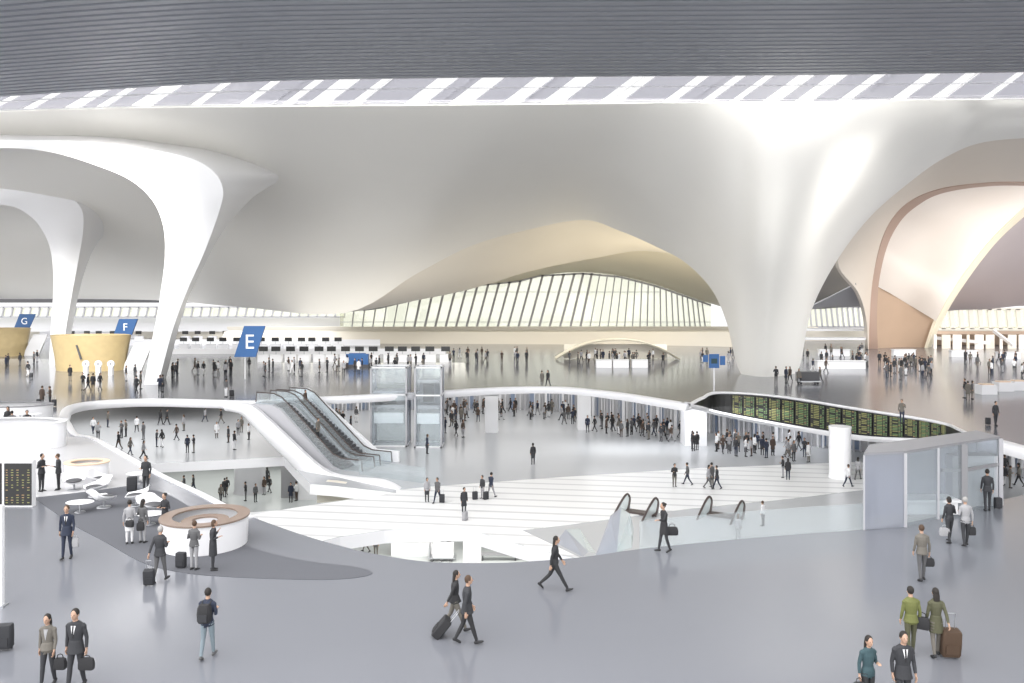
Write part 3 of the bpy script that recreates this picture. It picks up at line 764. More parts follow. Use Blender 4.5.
# ---- escalator heads with looped handrails on the white bridge, going down towards the viewer
def esc_head(pxl, pxr, yb, label):
    a = G(pxl, yb, L1); b = G(pxr, yb + 1, L1); c = a.lerp(b, .5); w = (b - a).length
    e = empty('escalator', c, label, 'escalator', 'escalators leaving the white bridge', R(-32))
    for s in (-1, 1):
        x = s * w / 2
        P = [Vector((x - .30, -2.6, -1.0)), Vector((x - .22, -1.2, .15)), Vector((x - .12, -.4, .78)), Vector((x - .03, .15, 1.12)), Vector((x + .03, .42, 1.1)), Vector((x + .1, .52, .8)), Vector((x + .1, .3, .3)), Vector((x + .08, .0, .05))]
        mb = MB(); mb.tube(spline(P, 5), .075, 8); part(mb, 'handrail', M['rail'], e, 60)
        mb = MB(); q = [p * 1 for p in P]; lo = [Vector((p.x, p.y, max(p.z - .9, -2.0) if i < 4 else .02)) for i, p in enumerate(P)]
        mb.loft([[t + Vector((.02, 0, 0)), t - Vector((.02, 0, 0)), l - Vector((.02, 0, 0)), l + Vector((.02, 0, 0))] for t, l in zip(q[:6], lo[:6])], 0, True, True)
        part(mb, 'balustrade', M['glassg'], e)
    mb = MB(); mb.box((0, .15, .1), (w, .7, .14)); part(mb, 'landing_plate', M['rail'], e)
    mb = MB()
    mb.loft([[Vector((sx * .5 * w, -.2 - k * .35, .02 - k * .22)) + Z * dz for sx, dz in ((-1, 0), (1, 0), (1, -.2), (-1, -.2))] for k in range(9)], 0, True, True)
    part(mb, 'steps', M['step'], e)
    return e
esc_head(624, 655, 514, 'escalator head with two looped brown handrails behind the glass wedge')
esc_head(707, 741, 517, 'right-hand escalator head with two looped brown handrails, behind the void edge')

# glass wedge (enclosed ramp) standing near the void edge
def wedge(pts_f, name, mat, parent, th=.12):
    mb = MB(); n = len(pts_f); mb.add(pts_f + [p + Vector((0, th, 0)) for p in pts_f], [tuple(range(n)), tuple(reversed(range(n, 2 * n)))] + [(i, (i + 1) % n, (i + 1) % n + n, i + n) for i in range(n)])
    return part(mb, name, mat, parent)
def crystal(pieces, label, base):
    e = empty('glass_ramp_hood', base, label, 'glass hood', 'faceted glass hoods at the void edge')
    for pts, mat in pieces:
        wedge([Q(*p) - base for p in pts], 'glass_panel', M[mat], e)
    return e
crystal([([(596, 556, 37), (611, 516, 42), (621, 508, 44), (617, 552, 38)], 'frost'), ([(617, 552, 38), (621, 508, 44), (630, 514, 42), (634, 530, 41), (632, 548, 38.5)], 'glassg'),
         ([(600, 554, 38), (613, 540, 40), (625, 545, 39), (622, 553, 38)], 'glassg')], 'taller faceted glass hood in front of the looped handrails', G(612, 556, L1 - 2))
crystal([([(556, 543, 40), (566, 530, 42), (588, 552, 38), (583, 557, 37)], 'frost'), ([(566, 530, 42), (580, 529, 42), (596, 554, 38), (588, 552, 38)], 'glassg')], 'low faceted glass hood left of the taller one', G(575, 557, L1 - 2))
# glass balustrade along the near rim
mb = MB(); sel = [Vector((x, y, 0)) for x, y in ne if True]
k0 = min(range(len(sel)), key=lambda i: (sel[i] - G(866, 529)).length); k1 = min(range(len(sel)), key=lambda i: (sel[i] - G(640, 549)).length)
run_ = [p + Vector((0, .10, 0)) for p in sel[k0:k1 + 1]]
mb.loft([[p + Z * 1.0, p + Vector((0, .03, 1.0)), p + Vector((0, .03, -.3)), p - Z * .3] for p in run_], 0, True, True)
struct(mb, 'glass_balustrade', M['glass'])

# ---- lowest level furniture seen through the near opening
e = empty('service_counter', G(415, 557, L2), 'white service counter on the lowest level under the white bridge', 'counter')
mb = MB(); mb.box((0, .6, .55), (3.6, .9, 1.1)); part(mb, 'body', M['white'], e)
mb = MB(); mb.box((0, .6, 1.13), (3.8, 1.1, .07)); part(mb, 'counter_top', M['offw'], e)
for (x, y, lab) in ((442, 560, 'white baggage trolley with dark load beside the pale pillar'), ):
    e = empty('baggage_trolley', G(x, y, L2), lab, 'trolley')
    mb = MB(); mb.box((0, 0, .25), (2.0, .9, .08)); mb.box((-.9, 0, .7), (.06, .9, .9)); part(mb, 'frame', M['metal'], e)
    for sx in (-.7, 0, .7):
        mb = MB(); mb.tube([(sx, -.4, .12), (sx, .4, .12)], .12, 12); part(mb, 'wheel', M['dgrey'], e)
    mb = MB(); mb.box((.1, 0, .75), (1.5, .8, .9)); part(mb, 'tray', M['white'], e)
for i, (x, lab) in enumerate(((495, 'dark bench on the lowest level right of the pale pillar'),)):
    e = empty('bench', G(x + 4, 560, L2), lab, 'bench')
    mb = MB(); mb.box((0, 0, .45), (3.0, .5, .1)); part(mb, 'seat', M['mgrey'], e)
    for s in (-1, 1):
        mb = MB(); mb.box((s * 1.2, 0, .2), (.1, .45, .4)); part(mb, 'leg', M['dgrey'], e)

# ---- signs
def sign(letter, quad, d, label, post=True, name='zone_sign'):
    c = Q(sum(q[0] for q in quad) / 4, sum(q[1] for q in quad) / 4, d); base = Vector((c.x, c.y, 0))
    e = empty(name, base, label, 'sign', 'blue check-in zone signs')
    pts = [Q(x, y, d) - base for x, y in quad]
    mb = MB(); mb.add(pts + [p + Vector((0, .25, 0)) for p in pts], [(0, 1, 2, 3), (7, 6, 5, 4), (0, 4, 5, 1), (1, 5, 6, 2), (2, 6, 7, 3), (3, 7, 4, 0)])
    part(mb, 'panel', M['blue'], e)
    h = abs(pts[0].z - pts[2].z)
    if letter: 
        t = text(letter, 'letter', (0, -.06, (pts[0].z + pts[2].z) / 2 - h * .03), h * .66, M['letter'], e)
    if post:
        lo = min(p.z for p in pts); bx = (pts[2].x + pts[3].x) / 2
        mb = MB(); mb.box((bx, .12, lo / 2), (.12, .1, lo)); part(mb, 'post', M['offw'], e)
    return e
sign('E', [(244, 326), (265, 326), (255.5, 357), (234, 357)], 92, 'blue slanted sign with a white letter E, the nearest of the zone signs')
sign('F', [(119, 319), (137.5, 319), (131.5, 335), (113.5, 335)], 116, 'blue slanted sign with a white letter F above the gold island')
sign('G', [(19.5, 314), (35.5, 314), (29, 328), (14, 328)], 140, 'small blue slanted sign with a white letter G at the far left')
e = empty('direction_sign', G(714, 391, 0), 'blue direction sign on a white pole left of the central column', 'sign')
d = e.location.y
mb = MB()
for (x0, x1, y0, y1) in ((703, 708, 355, 362), (709, 719, 354, 368), (720, 725, 356, 365)):
    a = Q(x0, y1, d) - e.location; b = Q(x1, y0, d) - e.location
    mb.box(((a.x + b.x) / 2, 0, (a.z + b.z) / 2), (b.x - a.x, .2, b.z - a.z))
part(mb, 'panel', M['blue'], e)
mb = MB(); mb.box((0, 0, 1.6), (.1, .1, 3.2)); part(mb, 'post', M['white'], e)
mb = MB(); mb.box((0, -.11, Q(714, 361, d).z), (.6, .02, .5)); part(mb, 'pictogram', M['c_teal'], e)
e = empty('blue_kiosk', G(357, 367.5, 0), 'blue information kiosk among the check-in queues', 'kiosk')
mb = MB(); mb.box((0, .4, 1.1), (3.0, .8, 1.4)); part(mb, 'body', M['blue'], e)
mb = MB(); mb.box((0, .4, .2), (3.2, 1.0, .4)); part(mb, 'base', M['dgrey'], e)
mb = MB(); mb.box((0, .4, 1.85), (2.2, .6, .12)); part(mb, 'roof', M['blue'], e)

# ---- gold-clad check-in islands
def island(cx, hw, ytop, ybase, label):
    b = G(cx, ybase, 0); k = b.y / F; h = (ybase - ytop) * k
    cb = Vector((b.x, b.y, 0)) * ((b.y + hw * k * .6) / b.y)
    e = empty('check_in_island', cb, label, 'kiosk island', 'gold-clad check-in islands')
    w = hw * k
    mb = MB(); mb.lathe((0, 0, 0), [(.01, 0), (w * .86, 0), (w * .9, h * .4), (w * 1.0, h), (w * .96, h + .05), (w * .9, h * .86), (.01, h * .84)], 48, sy=.6)
    part(mb, 'cladding', M['gold'], e, 50)
    mb = MB(); mb.box((0, -w * .58, h * .55), (.22, .1, h * .42), ry=R(-18)); part(mb, 'emblem', M['dgrey'], e)
    mb = MB(); x0 = w * .80
    P = [(x0, -.2, 0), (x0 + 2.6, -.2, 0), (x0 + 3.9, .2, h * .78), (x0 + 1.6, .2, h * .78)]
    P = [Vector(p) for p in P]
    mb.add(P + [p + Vector((0, .3, 0)) for p in P], [(0, 1, 2, 3), (7, 6, 5, 4), (0, 4, 5, 1), (1, 5, 6, 2), (2, 6, 7, 3), (3, 7, 4, 0)]); part(mb, 'side_screen', M['offw'], e)
    return e, w, h
isl, w_, h_ = island(91, 40, 336, 372, 'gold-clad oval check-in island below the F sign')
island(-2, 32, 329, 357, 'farther gold-clad island cut by the left edge, below the G sign')
def kiosk(px, py, label, g='self-service kiosks in front of the gold island', s=1.0):
    e = empty('self_service_kiosk', G(px, py, 0), label, 'kiosk', g)
    mb = MB(); mb.box((0, 0, .5 * s), (.5 * s, .4 * s, 1.0 * s)); part(mb, 'stand', M['offw'], e)
    mb = MB(); mb.tube([(0, -.12, 1.35 * s), (0, .1, 1.35 * s)], .42 * s, 20); part(mb, 'screen', M['white'], e, 40)
    mb = MB(); mb.tube([(0, -.14, 1.35 * s), (0, -.1, 1.35 * s)], .16 * s, 12); part(mb, 'camera', M['mgrey'], e, 40)
for i, x in enumerate((86, 98.5, 111)): kiosk(x, 375, ('leftmost', 'middle', 'rightmost')[i] + ' of the round-headed white kiosks before the gold island')

# ---- check-in desks: rows of desks with dark monitors
def desk_proto():
    e = empty('check_in_desk', (0, 0, 0), 'x', 'check-in desk')
    mb = MB(); mb.box((0, .5, .55), (1.7, .8, 1.1)); mb.box((0, .5, 1.13), (1.75, .95, .06)); part(mb, 'body', M['white'], e)
    mb = MB(); mb.box((0, .2, 1.95), (1.3, .12, .7)); part(mb, 'monitor', M['black'], e)
    mb = MB(); mb.box((0, .3, 1.35), (.1, .1, .5)); part(mb, 'stand', M['metal'], e)
    return e
dp = desk_proto(); first = True
ORD = ['leftmost'] + [w_ + ' from the left' for w_ in 'second third fourth fifth sixth seventh eighth ninth tenth eleventh twelfth thirteenth fourteenth fifteenth sixteenth seventeenth eighteenth nineteenth twentieth'.split()]
rowsD = [('front', 362.3, [x for x in range(262, 446, 14)], 'front row of check-in desks'), ('second', 350.2, [x for x in range(183, 352, 13)], 'second row of check-in desks'),
         ('third', 341.5, [x for x in list(range(72, 150, 13)) + list(range(185, 330, 13))], 'third row of check-in desks')]
for rn, y, xs_, g in rowsD:
    for i, x in enumerate(xs_):
        o = dp if first else copy_tree(dp); first = False
        o.location = G(x + random.uniform(-1.5, 1.5), y, 0); o['group'] = g
        near = 'right of the blue kiosk' if x > 375 else 'left of the blue kiosk' if x > 300 else 'beside the E sign' if x > 175 else 'behind the gold island'
        o['label'] = 'check-in desk, %s in the %s row, %s' % (ORD[i], rn, near)
# low partitions between the rows
for y, x0, x1, h in ((354, 170, 445, .9), (345.5, 60, 380, 1.2), (338, 40, 345, 1.6)):
    a, b = G(x0, y, 0), G(x1, y, 0); mb = MB(); mb.bar(a + Z * h / 2, b + Z * h / 2, .3, h); struct(mb, 'partition', M['white'])
# shop front on the far side
e = empty('shop_front', G(618, 360.5, 0), 'pale lens-shaped shop recess in the beige far wall', 'shop')
mb = MB(); c = e.location; w = 62 * c.y / F
rings = []
for t in range(25):
    u = -1 + 2 * t / 24; hh = 2.9 * (1 - abs(u) ** 2.2) + .05
    rings.append([Vector((u * w, 3, hh)), Vector((u * w, -.1, hh)), Vector((u * w, -.3, hh + .25)), Vector((u * w, 3, hh + .3))])
mb.loft(rings, 0, True, True); part(mb, 'canopy', M['vault3'], e, 50)
mb = MB(); mb.box((0, 3, 1.2), (w * 1.7, .2, 2.2)); part(mb, 'back_wall', M['beige'], e)
for i, x in enumerate((604, 621, 640)):
    e = empty('display_counter', G(x, 367.8, 0), ('left', 'middle', 'right')[i] + ' white display counter before the lens-shaped shop recess', 'counter', 'display counters')
    mb = MB(); mb.box((0, .5, .5), (2.1, 1, 1.0)); part(mb, 'body', M['white'], e); mb = MB(); mb.box((0, .5, 1.05), (2.2, 1.1, .08)); part(mb, 'counter_top', M['offw'], e)
# far right: mezzanine, desks
mb = MB(); mb.loft([[Q(x, 331, 160), Q(x, 334, 157), Q(x, 345, 160), Q(x, 345, 166), Q(x, 331, 166)] for x in (936, 980, 1030, 1200)], 0, True, True); struct(mb, 'mezzanine', M['tan'])
mb = MB(); mb.bar(Q(994, 331, 152), Q(1014, 346, 146), .5, .5); mb.bar(Q(936, 338, 154), Q(990, 343, 148), .3, .6); struct(mb, 'trim_7', M['white'])
mb = MB(); mb.loft([[Q(x, 328, 150), Q(x, 329, 147), Q(x, 331, 147), Q(x, 331, 150)] for x in (802, 830, 866)], 0, True, True); mb.loft([[Q(x, 337, 146), Q(x, 338, 143), Q(x, 340, 143), Q(x, 340, 146)] for x in (798, 830, 866)], 0, True, True); struct(mb, 'mezzanine', M['white'])
mb = MB()
for i in range(20):
    x = 935 + i * 11; mb.box(G(x, 348.5, 0) + Z * 1.3, (1.6 if i % 3 else .5, .2, 2.6), 0, i % 2)
struct(mb, 'wall_kiosks', [M['panel'], M['beige']])
for i, (x, y, w) in enumerate(((905, 356, 22), (965, 357, 26), (1010, 359, 22), (842, 369, 48), (835, 356, 30))):
    e = empty('counter', G(x, y, 0), 'long white counter %s' % ('under the pearl shell', 'right of the pearl shell', 'at the far right edge', 'right of the central column foot', 'behind the central column foot')[i], 'counter', None)
    k = e.location.y / F; mb = MB(); mb.box((0, .5, .5), (w * k, .8, 1.0)); part(mb, 'body', M['white'], e)
    mb = MB(); mb.box((0, .5, 1.03), (w * k + .2, 1.0, .08)); part(mb, 'counter_top', M['offw'], e)
for i, (x, y) in enumerate(((986, 392), (1003, 389), (1018, 388))):
    e = empty('display_table', G(x, y + 2, 0), ('left', 'middle', 'right')[i] + ' white tiered display table near the right edge', 'table', 'white display tables')
    mb = MB(); mb.box((0, 0, .45), (1.5, 1.2, .9)); part(mb, 'body', M['white'], e); mb = MB(); mb.box((0, 0, .95), (1.1, .8, .12)); part(mb, 'tray', M['woodl'], e)

# ---- round counters
def drum(px, yb, hw, h, label, name, rim_mat, wall_mat, sy=1.0, rimw=.42, a0=0, inner=True):
    b = G(px, yb, 0); r = hw * (b.y) / F
    c = Vector((b.x, b.y + r * sy, 0)); r = hw * c.y / F
    e = empty(name, c, label, 'counter')
    mb = MB(); mb.lathe((0, 0, 0), [(r - .06, 0.0), (r - .02, h - .06), (r - .12, h - .06), (r - .16, 0.0)], 56, sy=sy); part(mb, 'wall', wall_mat, e, 50)
    mb = MB(); mb.lathe((0, 0, 0), [(r + .03, h), (r - rimw, h), (r - rimw, h - .06), (r + .03, h - .06)], 56, sy=sy); part(mb, 'counter_top', rim_mat, e, 50)
    return e, r
e, r = drum(189, 557, 42, 1.08, 'round white counter with brown rim standing on the charcoal carpet', 'round_counter', M['wood'], M['white'])
e.location.z = .016
mb = MB(); mb.lathe((0, 0, 0), [(.01, 0), (r * .52, 0), (r * .52, .78), (r * .45, .84), (.01, .84)], 40); part(mb, 'inner_desk', M['lgrey'], e, 50)
mb = MB(); mb.lathe((0, 0, 0), [(r * .54, .84), (r * .54, .9), (r * .3, .9), (r * .3, .84)], 40); part(mb, 'inner_top', M['wood'], e, 50)
e, r = drum(78, 485, 21, 1.0, 'oval white counter with pale wood rim beside the two men talking', 'oval_counter', M['woodl'], M['white'], .8, .3)
mb = MB(); mb.lathe((0, 0, 0), [(.01, 0), (r * .5, 0), (r * .5, .85), (.01, .85)], 32, sy=.8); part(mb, 'inner_desk', M['woodl'], e, 50)
e, r = drum(-12, 452, 57, 1.55, 'large white oval café enclosure cut by the left edge', 'cafe_counter', M['offw'], M['white'], .55, .5)
mb = MB(); mb.lathe((0, 0, 0), [(.01, 0), (r * .84, 0), (r * .84, .012), (.01, .012)], 40, sy=.55); part(mb, 'inner_floor', M['lgrey'], e, 50)
e, r = drum(-10, 425, 47, 1.3, 'farther white oval enclosure behind the café counter at the left edge', 'cafe_counter', M['mgrey'], M['offw'], .5, .6)
# cafe tables inside the enclosures
for i, (x, y) in enumerate(((4, 430), (20, 430), (34, 430))):
    e = empty('cafe_table', G(x, y, 0), ('left', 'middle', 'right')[i] + ' round café table inside the white oval enclosure', 'table', 'café tables')
    mb = MB(); mb.lathe((0, 0, 0), [(.01, 1.1), (.5, 1.1), (.5, 1.14), (.01, 1.14)], 20); part(mb, 'tabletop', M['white'], e)
    mb = MB(); mb.lathe((0, 0, 0), [(.01, 0), (.05, 0), (.05, 1.1), (.01, 1.1)], 10); part(mb, 'leg', M['metal'], e)

# ---- information display at the left edge
b = G(16, 507, 0)
e = empty('information_display', b, 'free-standing information display with dark screens in a white case at the left edge', 'display')
k = b.y / F
mb = MB(); mb.box((-.35, .16, 1.02), (2.1, .28, 2.04)); part(mb, 'case', M['white'], e)
for (x0, x1) in ((4.5, 31.5), (-26, 1.5)):
    mb = MB(); X0, X1 = (x0 - 16) * k, (x1 - 16) * k; za, zb = .08, 1.92
    mb.box(((X0 + X1) / 2, -.0, (za + zb) / 2), (X1 - X0, .06, zb - za), 0, 0)
    for c_ in range(5):
        xx = X0 + (X1 - X0) * (c_ + .5) / 5
        for r_ in range(14):
            if random.random() < .2: continue
            mb.box((xx, -.035, za + .12 + (zb - za - .3) * r_ / 14), ((X1 - X0) / 5 * random.uniform(.25, .5), .006, .035), 0, random.choice((1, 3, 1)))
    part(mb, 'screen', [M['black'], M['rowy'], M['rowg'], M['rowo']], e)
e = empty('white_post', G(1, 606, 0), 'slim white post standing at the left edge of the grey floor', 'post')
mb = MB(); mb.box((0, 0, 1.5), (.13, .13, 3.0)); part(mb, 'shaft', M['white'], e); mb = MB(); mb.box((0, 0, .02), (.3, .3, .04)); part(mb, 'base', M['metal'], e)

# ---- lounge chairs and low tables on the carpet
def lounge(kind):
    e = empty('lounge_chair', (0, 0, 0), 'x', 'lounge chair', 'white shell lounge chairs')
    mb = MB(); cols = []
    for i in range(9):
        u = -1 + i / 4
        cols.append([Vector((u * .42, -.45 + .1 * u * u, .40 + .10 * u * u)), Vector((u * .48, -.05, .32 + .2 * u * u)), Vector((u * .5, .32, .45 + .16 * u * u)), Vector((u * .44, .52, .88 - .12 * u * u))])
    rows = surface(cols, 2, 5); nc = len(rows[0]); fs = []
    vs = [p for r_ in rows for p in r_]; N = len(vs); vs += [p - Vector((0, -.03, .05)) for p in vs[:N]]
    for i in range(len(rows) - 1):
        for j in range(nc - 1):
            a = i * nc + j; fs += [(a, a + 1, a + nc + 1, a + nc), (N + a, N + a + nc, N + a + nc + 1, N + a + 1)]
    for j in range(nc - 1): fs.append((j, N + j, N + j + 1, j + 1)); a = (len(rows) - 1) * nc + j; fs.append((a, a + 1, N + a + 1, N + a))
    for i in range(len(rows) - 1): a = i * nc; fs.append((a, a + nc, N + a + nc, N + a)); a += nc - 1; fs.append((a, N + a, N + a + nc, a + nc))
    mb.add(vs, fs); part(mb, 'shell', M['white'], e, 60)
    mb = MB(); mb.ell((0, -.02, .44), (.36, .38, .09), 16, 8); part(mb, 'cushion', M['dgrey'], e, 60)
    mb = MB(); mb.lathe((0, 0, 0), [(.01, 0), (.3, 0), (.28, .03), (.05, .06), (.05, .36), (.01, .36)], 16); part(mb, 'pedestal', M['metal'], e, 50)
    return e
lp = lounge(0)
LC = [(74, 488, 30, 'white shell lounge chair with dark cushion nearest the oval counter'), (95, 494.5, -40, 'white shell lounge chair with dark cushion at the far edge of the carpet'), (104, 505.5, 150, 'white shell lounge chair facing the low table in the middle of the carpet'),
      (136, 503.5, -70, 'white shell lounge chair left of the two women with bags'), (153, 513, 60, 'white shell lounge chair between the two women and the round counter'), (101, 485.5, 90, 'white shell lounge chair at the sunlit floor edge below the man with a case')]
for i, (x, y, a, lab) in enumerate(LC):
    o = lp if i == 0 else copy_tree(lp); o.location = G(x, y + 2, 0) + Vector((0, 0, .017)); o.rotation_euler.z = R(a); o['label'] = lab
for i, (x, y, lab) in enumerate(((138, 482, 'oval white low table at the carpet edge'), (150, 524, 'round white low table beside the two women'), (80, 512, 'small white low table on the open carpet'))):
    e = empty('low_table', G(x, y, .017), lab, 'table', 'low tables on the carpet')
    mb = MB(); mb.lathe((0, 0, 0), [(.01, .40), (.55, .40), (.58, .43), (.55, .45), (.01, .45)], 28, sy=.75); part(mb, 'tabletop', M['white'], e, 50)
    mb = MB(); mb.lathe((0, 0, 0), [(.01, 0), (.22, 0), (.2, .03), (.04, .05), (.04, .4), (.01, .4)], 14); part(mb, 'pedestal', M['metal'], e, 50)

e = empty('baggage_trolley', G(808, 384, 0), 'dark baggage trolley standing right of the central column foot', 'trolley')
mb = MB(); mb.box((0, 0, .3), (2.4, 1.0, .1)); mb.box((-1.15, 0, .8), (.08, 1.0, 1.0)); part(mb, 'frame', M['metal'], e)
mb = MB(); mb.box((.1, 0, .85), (2.0, .9, .95)); part(mb, 'load', M['dgrey'], e)
for sx in (-.9, .9):
    for sy in (-.4, .4):
        mb = MB(); mb.tube([(sx, sy - .04, .13), (sx, sy + .04, .13)], .13, 12); part(mb, 'wheel', M['c_black'], e)
# ================================================================== PEOPLE
from mathutils.bvhtree import BVHTree
def person_parts(pose, fine):
    """tapered limbs, torso, head and hands of one figure, facing +Y; returns list of (mesh builder, region)"""
    st = pose.get('stride', 0.0); female = pose.get('female', False); arms = pose.get('arms', ('down', 'down'))
    sc = .94 if female else 1.0; sw = .90 if female else 1.0
    P = []
    def add(region, f):
        mb = MB(); f(mb); P.append((mb, region))
    sit = pose.get('sit', False)
    lean = pose.get('lean', 0.0); N = 16 if fine else 10
    # torso
    hipw = .165 if not female else .17
    prof = [(.80, .11, .09), (.88, hipw - .005, .115), (.96, hipw - .01, .12), (1.06, .135 * sw, .10), (1.18, .155 * sw, .115), (1.30, .175 * sw, .12), (1.39, .18 * sw, .105), (1.445, .145 * sw, .085), (1.485, .075, .07)]
    bulk = pose.get('bulk', 1.0)
    def ly(z): return lean * max(0, z - .9) + (.02 if z > 1.4 else 0)
    def torso(mb):
        mb.loft([[Vector((a * bulk * math.cos(t), b * bulk * math.sin(t) + ly(z), z)) for t in [2 * math.pi * k / N for k in range(N)]] for z, a, b in prof])
    P_t = MB(); torso(P_t); P.append((P_t, 'top'))
    if pose.get('coat'):
        z0 = pose['coat']
        add('top', lambda mb: mb.loft([[Vector((a * math.cos(t), b * math.sin(t) + ly(z), z)) for t in [2 * math.pi * k / N for k in range(N)]] for z, a, b in ((z0, .19 * sw + .01, .145 + abs(st) * .12), ((z0 + 1.0) / 2, .175, .135 + abs(st) * .05), (1.05, .15 * sw, .118))]))
    if pose.get('skirt'):
        add('low', lambda mb: mb.loft([[Vector((a * math.cos(t), b * math.sin(t), z)) for t in [2 * math.pi * k / N for k in range(N)]] for z, a, b in ((.52, .17, .14 + abs(st) * .2), (.75, .18, .14 + abs(st) * .1), (1.02, .135, .105))]))
    # neck and head
    hy = ly(1.5) + .005
    add('skin', lambda mb: mb.tube([(0, ly(1.45) - .01, 1.44), (0, hy + .005, 1.57)], [.058 if not female else .05, .052 if not female else .046], 12))
    hx = pose.get('look', 0.0); rot = Matrix.Rotation(hx, 3, 'Z'); hc = Vector((0, hy + .02, 1.645))
    def head(mb):
        mb.ell(hc, (.076, .096, .118), 18, 12, rot=rot)
        mb.ell(hc + rot @ Vector((0, .035, -.065)), (.052, .055, .052), 12, 8, rot=rot)
        if fine:
            mb.tube([hc + rot @ Vector((0, .088, .02)), hc + rot @ Vector((0, .112, -.022)), hc + rot @ Vector((0, .092, -.030))], [.010, .017, .012], 8)
            for s in (-1, 1): mb.ell(hc + rot @ Vector((s * .076, -.005, -.01)), (.012, .02, .033), 8, 6, rot=rot)
            mb.ell(hc + rot @ Vector((0, .085, -.060)), (.026, .014, .010), 8, 6, rot=rot)
    P_h = MB(); head(P_h); P.append((P_h, 'skin'))
    # legs
    for s in (-1, 1):
        a = st * s; hp = Vector((s * .088, 0, .88))
        if sit:
            kn = hp + Vector((s * .04, .42, -.02)); an = kn + Vector((0, .03, -.42)); hp.z -= 0; 
        else:
            bend = .16 * abs(st) / .45 if a < 0 else .03
            kn = hp + Vector((s * .005, math.sin(a) * .42 + .03 * (a < 0) , -math.cos(a) * .42))
            a2 = a - bend * 1.6 if a < 0 else a - .02
            an = kn + Vector((0, math.sin(a2) * .42, -math.cos(a2) * .42))
        lg = .088 if not female else .084
        add('low', lambda mb: mb.tube([hp + Vector((0, -.005, .04)), hp.lerp(kn, .45), kn, kn.lerp(an, .35), an + Vector((0, 0, .02))], [(lg, lg + .008), (.077, .08), (.056, .06), (.054, .058), (.04, .044)] if not pose.get('baggy') else [(lg, .1), (.085, .085), (.07, .07), (.068, .068), (.06, .064)], 12))
        up = 0.0; tilt = 0.0
        if not sit and a < -.1: tilt = -.55 * abs(a) / .4
        if not sit and a > .1: tilt = .30 * abs(a) / .4
        c, sn = math.cos(tilt), math.sin(tilt)
        def fp_(y, z): return an + Vector((s * .012 * (y > .05), y * c - z * sn, y * sn + z * c))
        add('shoe', lambda mb: mb.tube([fp_(-.075, -.045), fp_(-.03, -.03), fp_(.06, -.045), fp_(.13, -.055), fp_(.175, -.058)], [(.030, .028), (.042, .05), (.046, .038), (.045, .03), (.028, .018)], 12))
    # arms
    for s, mode in zip((-1, 1), arms):
        sh = Vector((s * .175 * sw, ly(1.38), 1.395)); sw_ = -st * s * .7
        if mode == 'down': el = sh + Vector((s * .045, math.sin(sw_) * .28 - .01, -math.cos(sw_) * .285)); wr = el + Vector((s * .005, math.sin(sw_ + .25) * .25, -math.cos(sw_ + .25) * .25))
        elif mode == 'bent': el = sh + Vector((s * .06, -.03, -.28)); wr = el + Vector((-s * .08, .22, .06))
        elif mode == 'up': el = sh + Vector((s * .07, .06, -.26)); wr = el + Vector((-s * .10, .12, .20))
        elif mode == 'out': el = sh + Vector((s * .10, .16, -.20)); wr = el + Vector((s * .02, .24, .03))
        elif mode == 'back': el = sh + Vector((s * .05, -.12, -.26)); wr = el + Vector((s * .01, -.12, -.22))
        elif mode == 'carry': el = sh + Vector((s * .06, -.02, -.285)); wr = el + Vector((s * .01, .03, -.25))
        add('top', lambda mb: mb.tube([sh + Vector((-s * .035, 0, .01)), sh + Vector((s * .005, 0, -.03)), sh.lerp(el, .5), el, el.lerp(wr, .4), el.lerp(wr, .92)], [.055, .058, .048, .041, .041, .031], 12))
        d = (wr - el).normalized(); side = Vector((1, 0, 0)) if mode in ('bent', 'out', 'up') else Vector((0, 1, 0))
        side = (side - d * side.dot(d)).normalized(); nrm_ = d.cross(side)
        add('skin', lambda mb: mb.tube([el.lerp(wr, .88), wr, wr + d * .05, wr + d * .095], [.025, (.024, .022), (.040, .018), (.038, .014)], 12, up=nrm_))
        if fine:
            inward = Vector((-s, 0, 0)) if mode in ('down', 'carry', 'back') else Vector((0, 0, -1))
            for q, (off, ln) in enumerate(((-.033, .062), (-.011, .074), (.011, .070), (.033, .055))):
                b = wr + d * .088 + side * off
                add('skin', lambda mb: mb.tube([b - d * .01, b + d * ln * .45 + inward * .006, b + d * ln * .8 + inward * .022, b + d * ln * .92 + inward * .04], [.0105, .0098, .009, .0075], 8))
            b = wr + d * .03 + side * .036
            add('skin', lambda mb: mb.tube([b - side * .012, b + side * .018 + d * .022, b + side * .022 + d * .052 + inward * .012], [.013, .011, .009], 8))
    return P, hc, rot

MATS_ORDER = ('top', 'low', 'skin', 'shoe')
def body_mesh(pose, fine, vox):
    P, hc, rot = person_parts(pose, fine)
    allb = MB(); pts = []
    for mb, reg in P:
        allb.add(mb.v, mb.f); 
        for f in mb.f:
            c = sum((mb.v[i] for i in f), Vector()) / len(f)
            pts.append((c, MATS_ORDER.index(reg)))
            for i in f: pts.append((mb.v[i].lerp(c, .3), MATS_ORDER.index(reg)))
    o = allb.build('tmp', [M['c_black']] * 1)
    md = o.modifiers.new('r', 'REMESH'); md.mode = 'VOXEL'; md.voxel_size = vox; md.use_smooth_shade = True
    ms = o.modifiers.new('s', 'SMOOTH'); ms.factor = .5; ms.iterations = 1
    dg = bpy.context.evaluated_depsgraph_get(); me = bpy.data.meshes.new_from_object(o.evaluated_get(dg))
    bpy.data.objects.remove(o)
    # keep the main connected surface only
    kd = kdtree.KDTree(len(pts))
    for i, (c, r_) in enumerate(pts): kd.insert(c, i)
    kd.balance()
    me.materials.clear()
    for _ in range(5): me.materials.append(M['c_black'])
    for p in me.polygons:
        _, i, _ = kd.find(p.center); p.material_index = pts[i][1]; p.use_smooth = True
    zmin = min(v.co.z for v in me.vertices)
    for v in me.vertices: v.co.z -= zmin
    return me, hc - Vector((0, 0, zmin)), rot

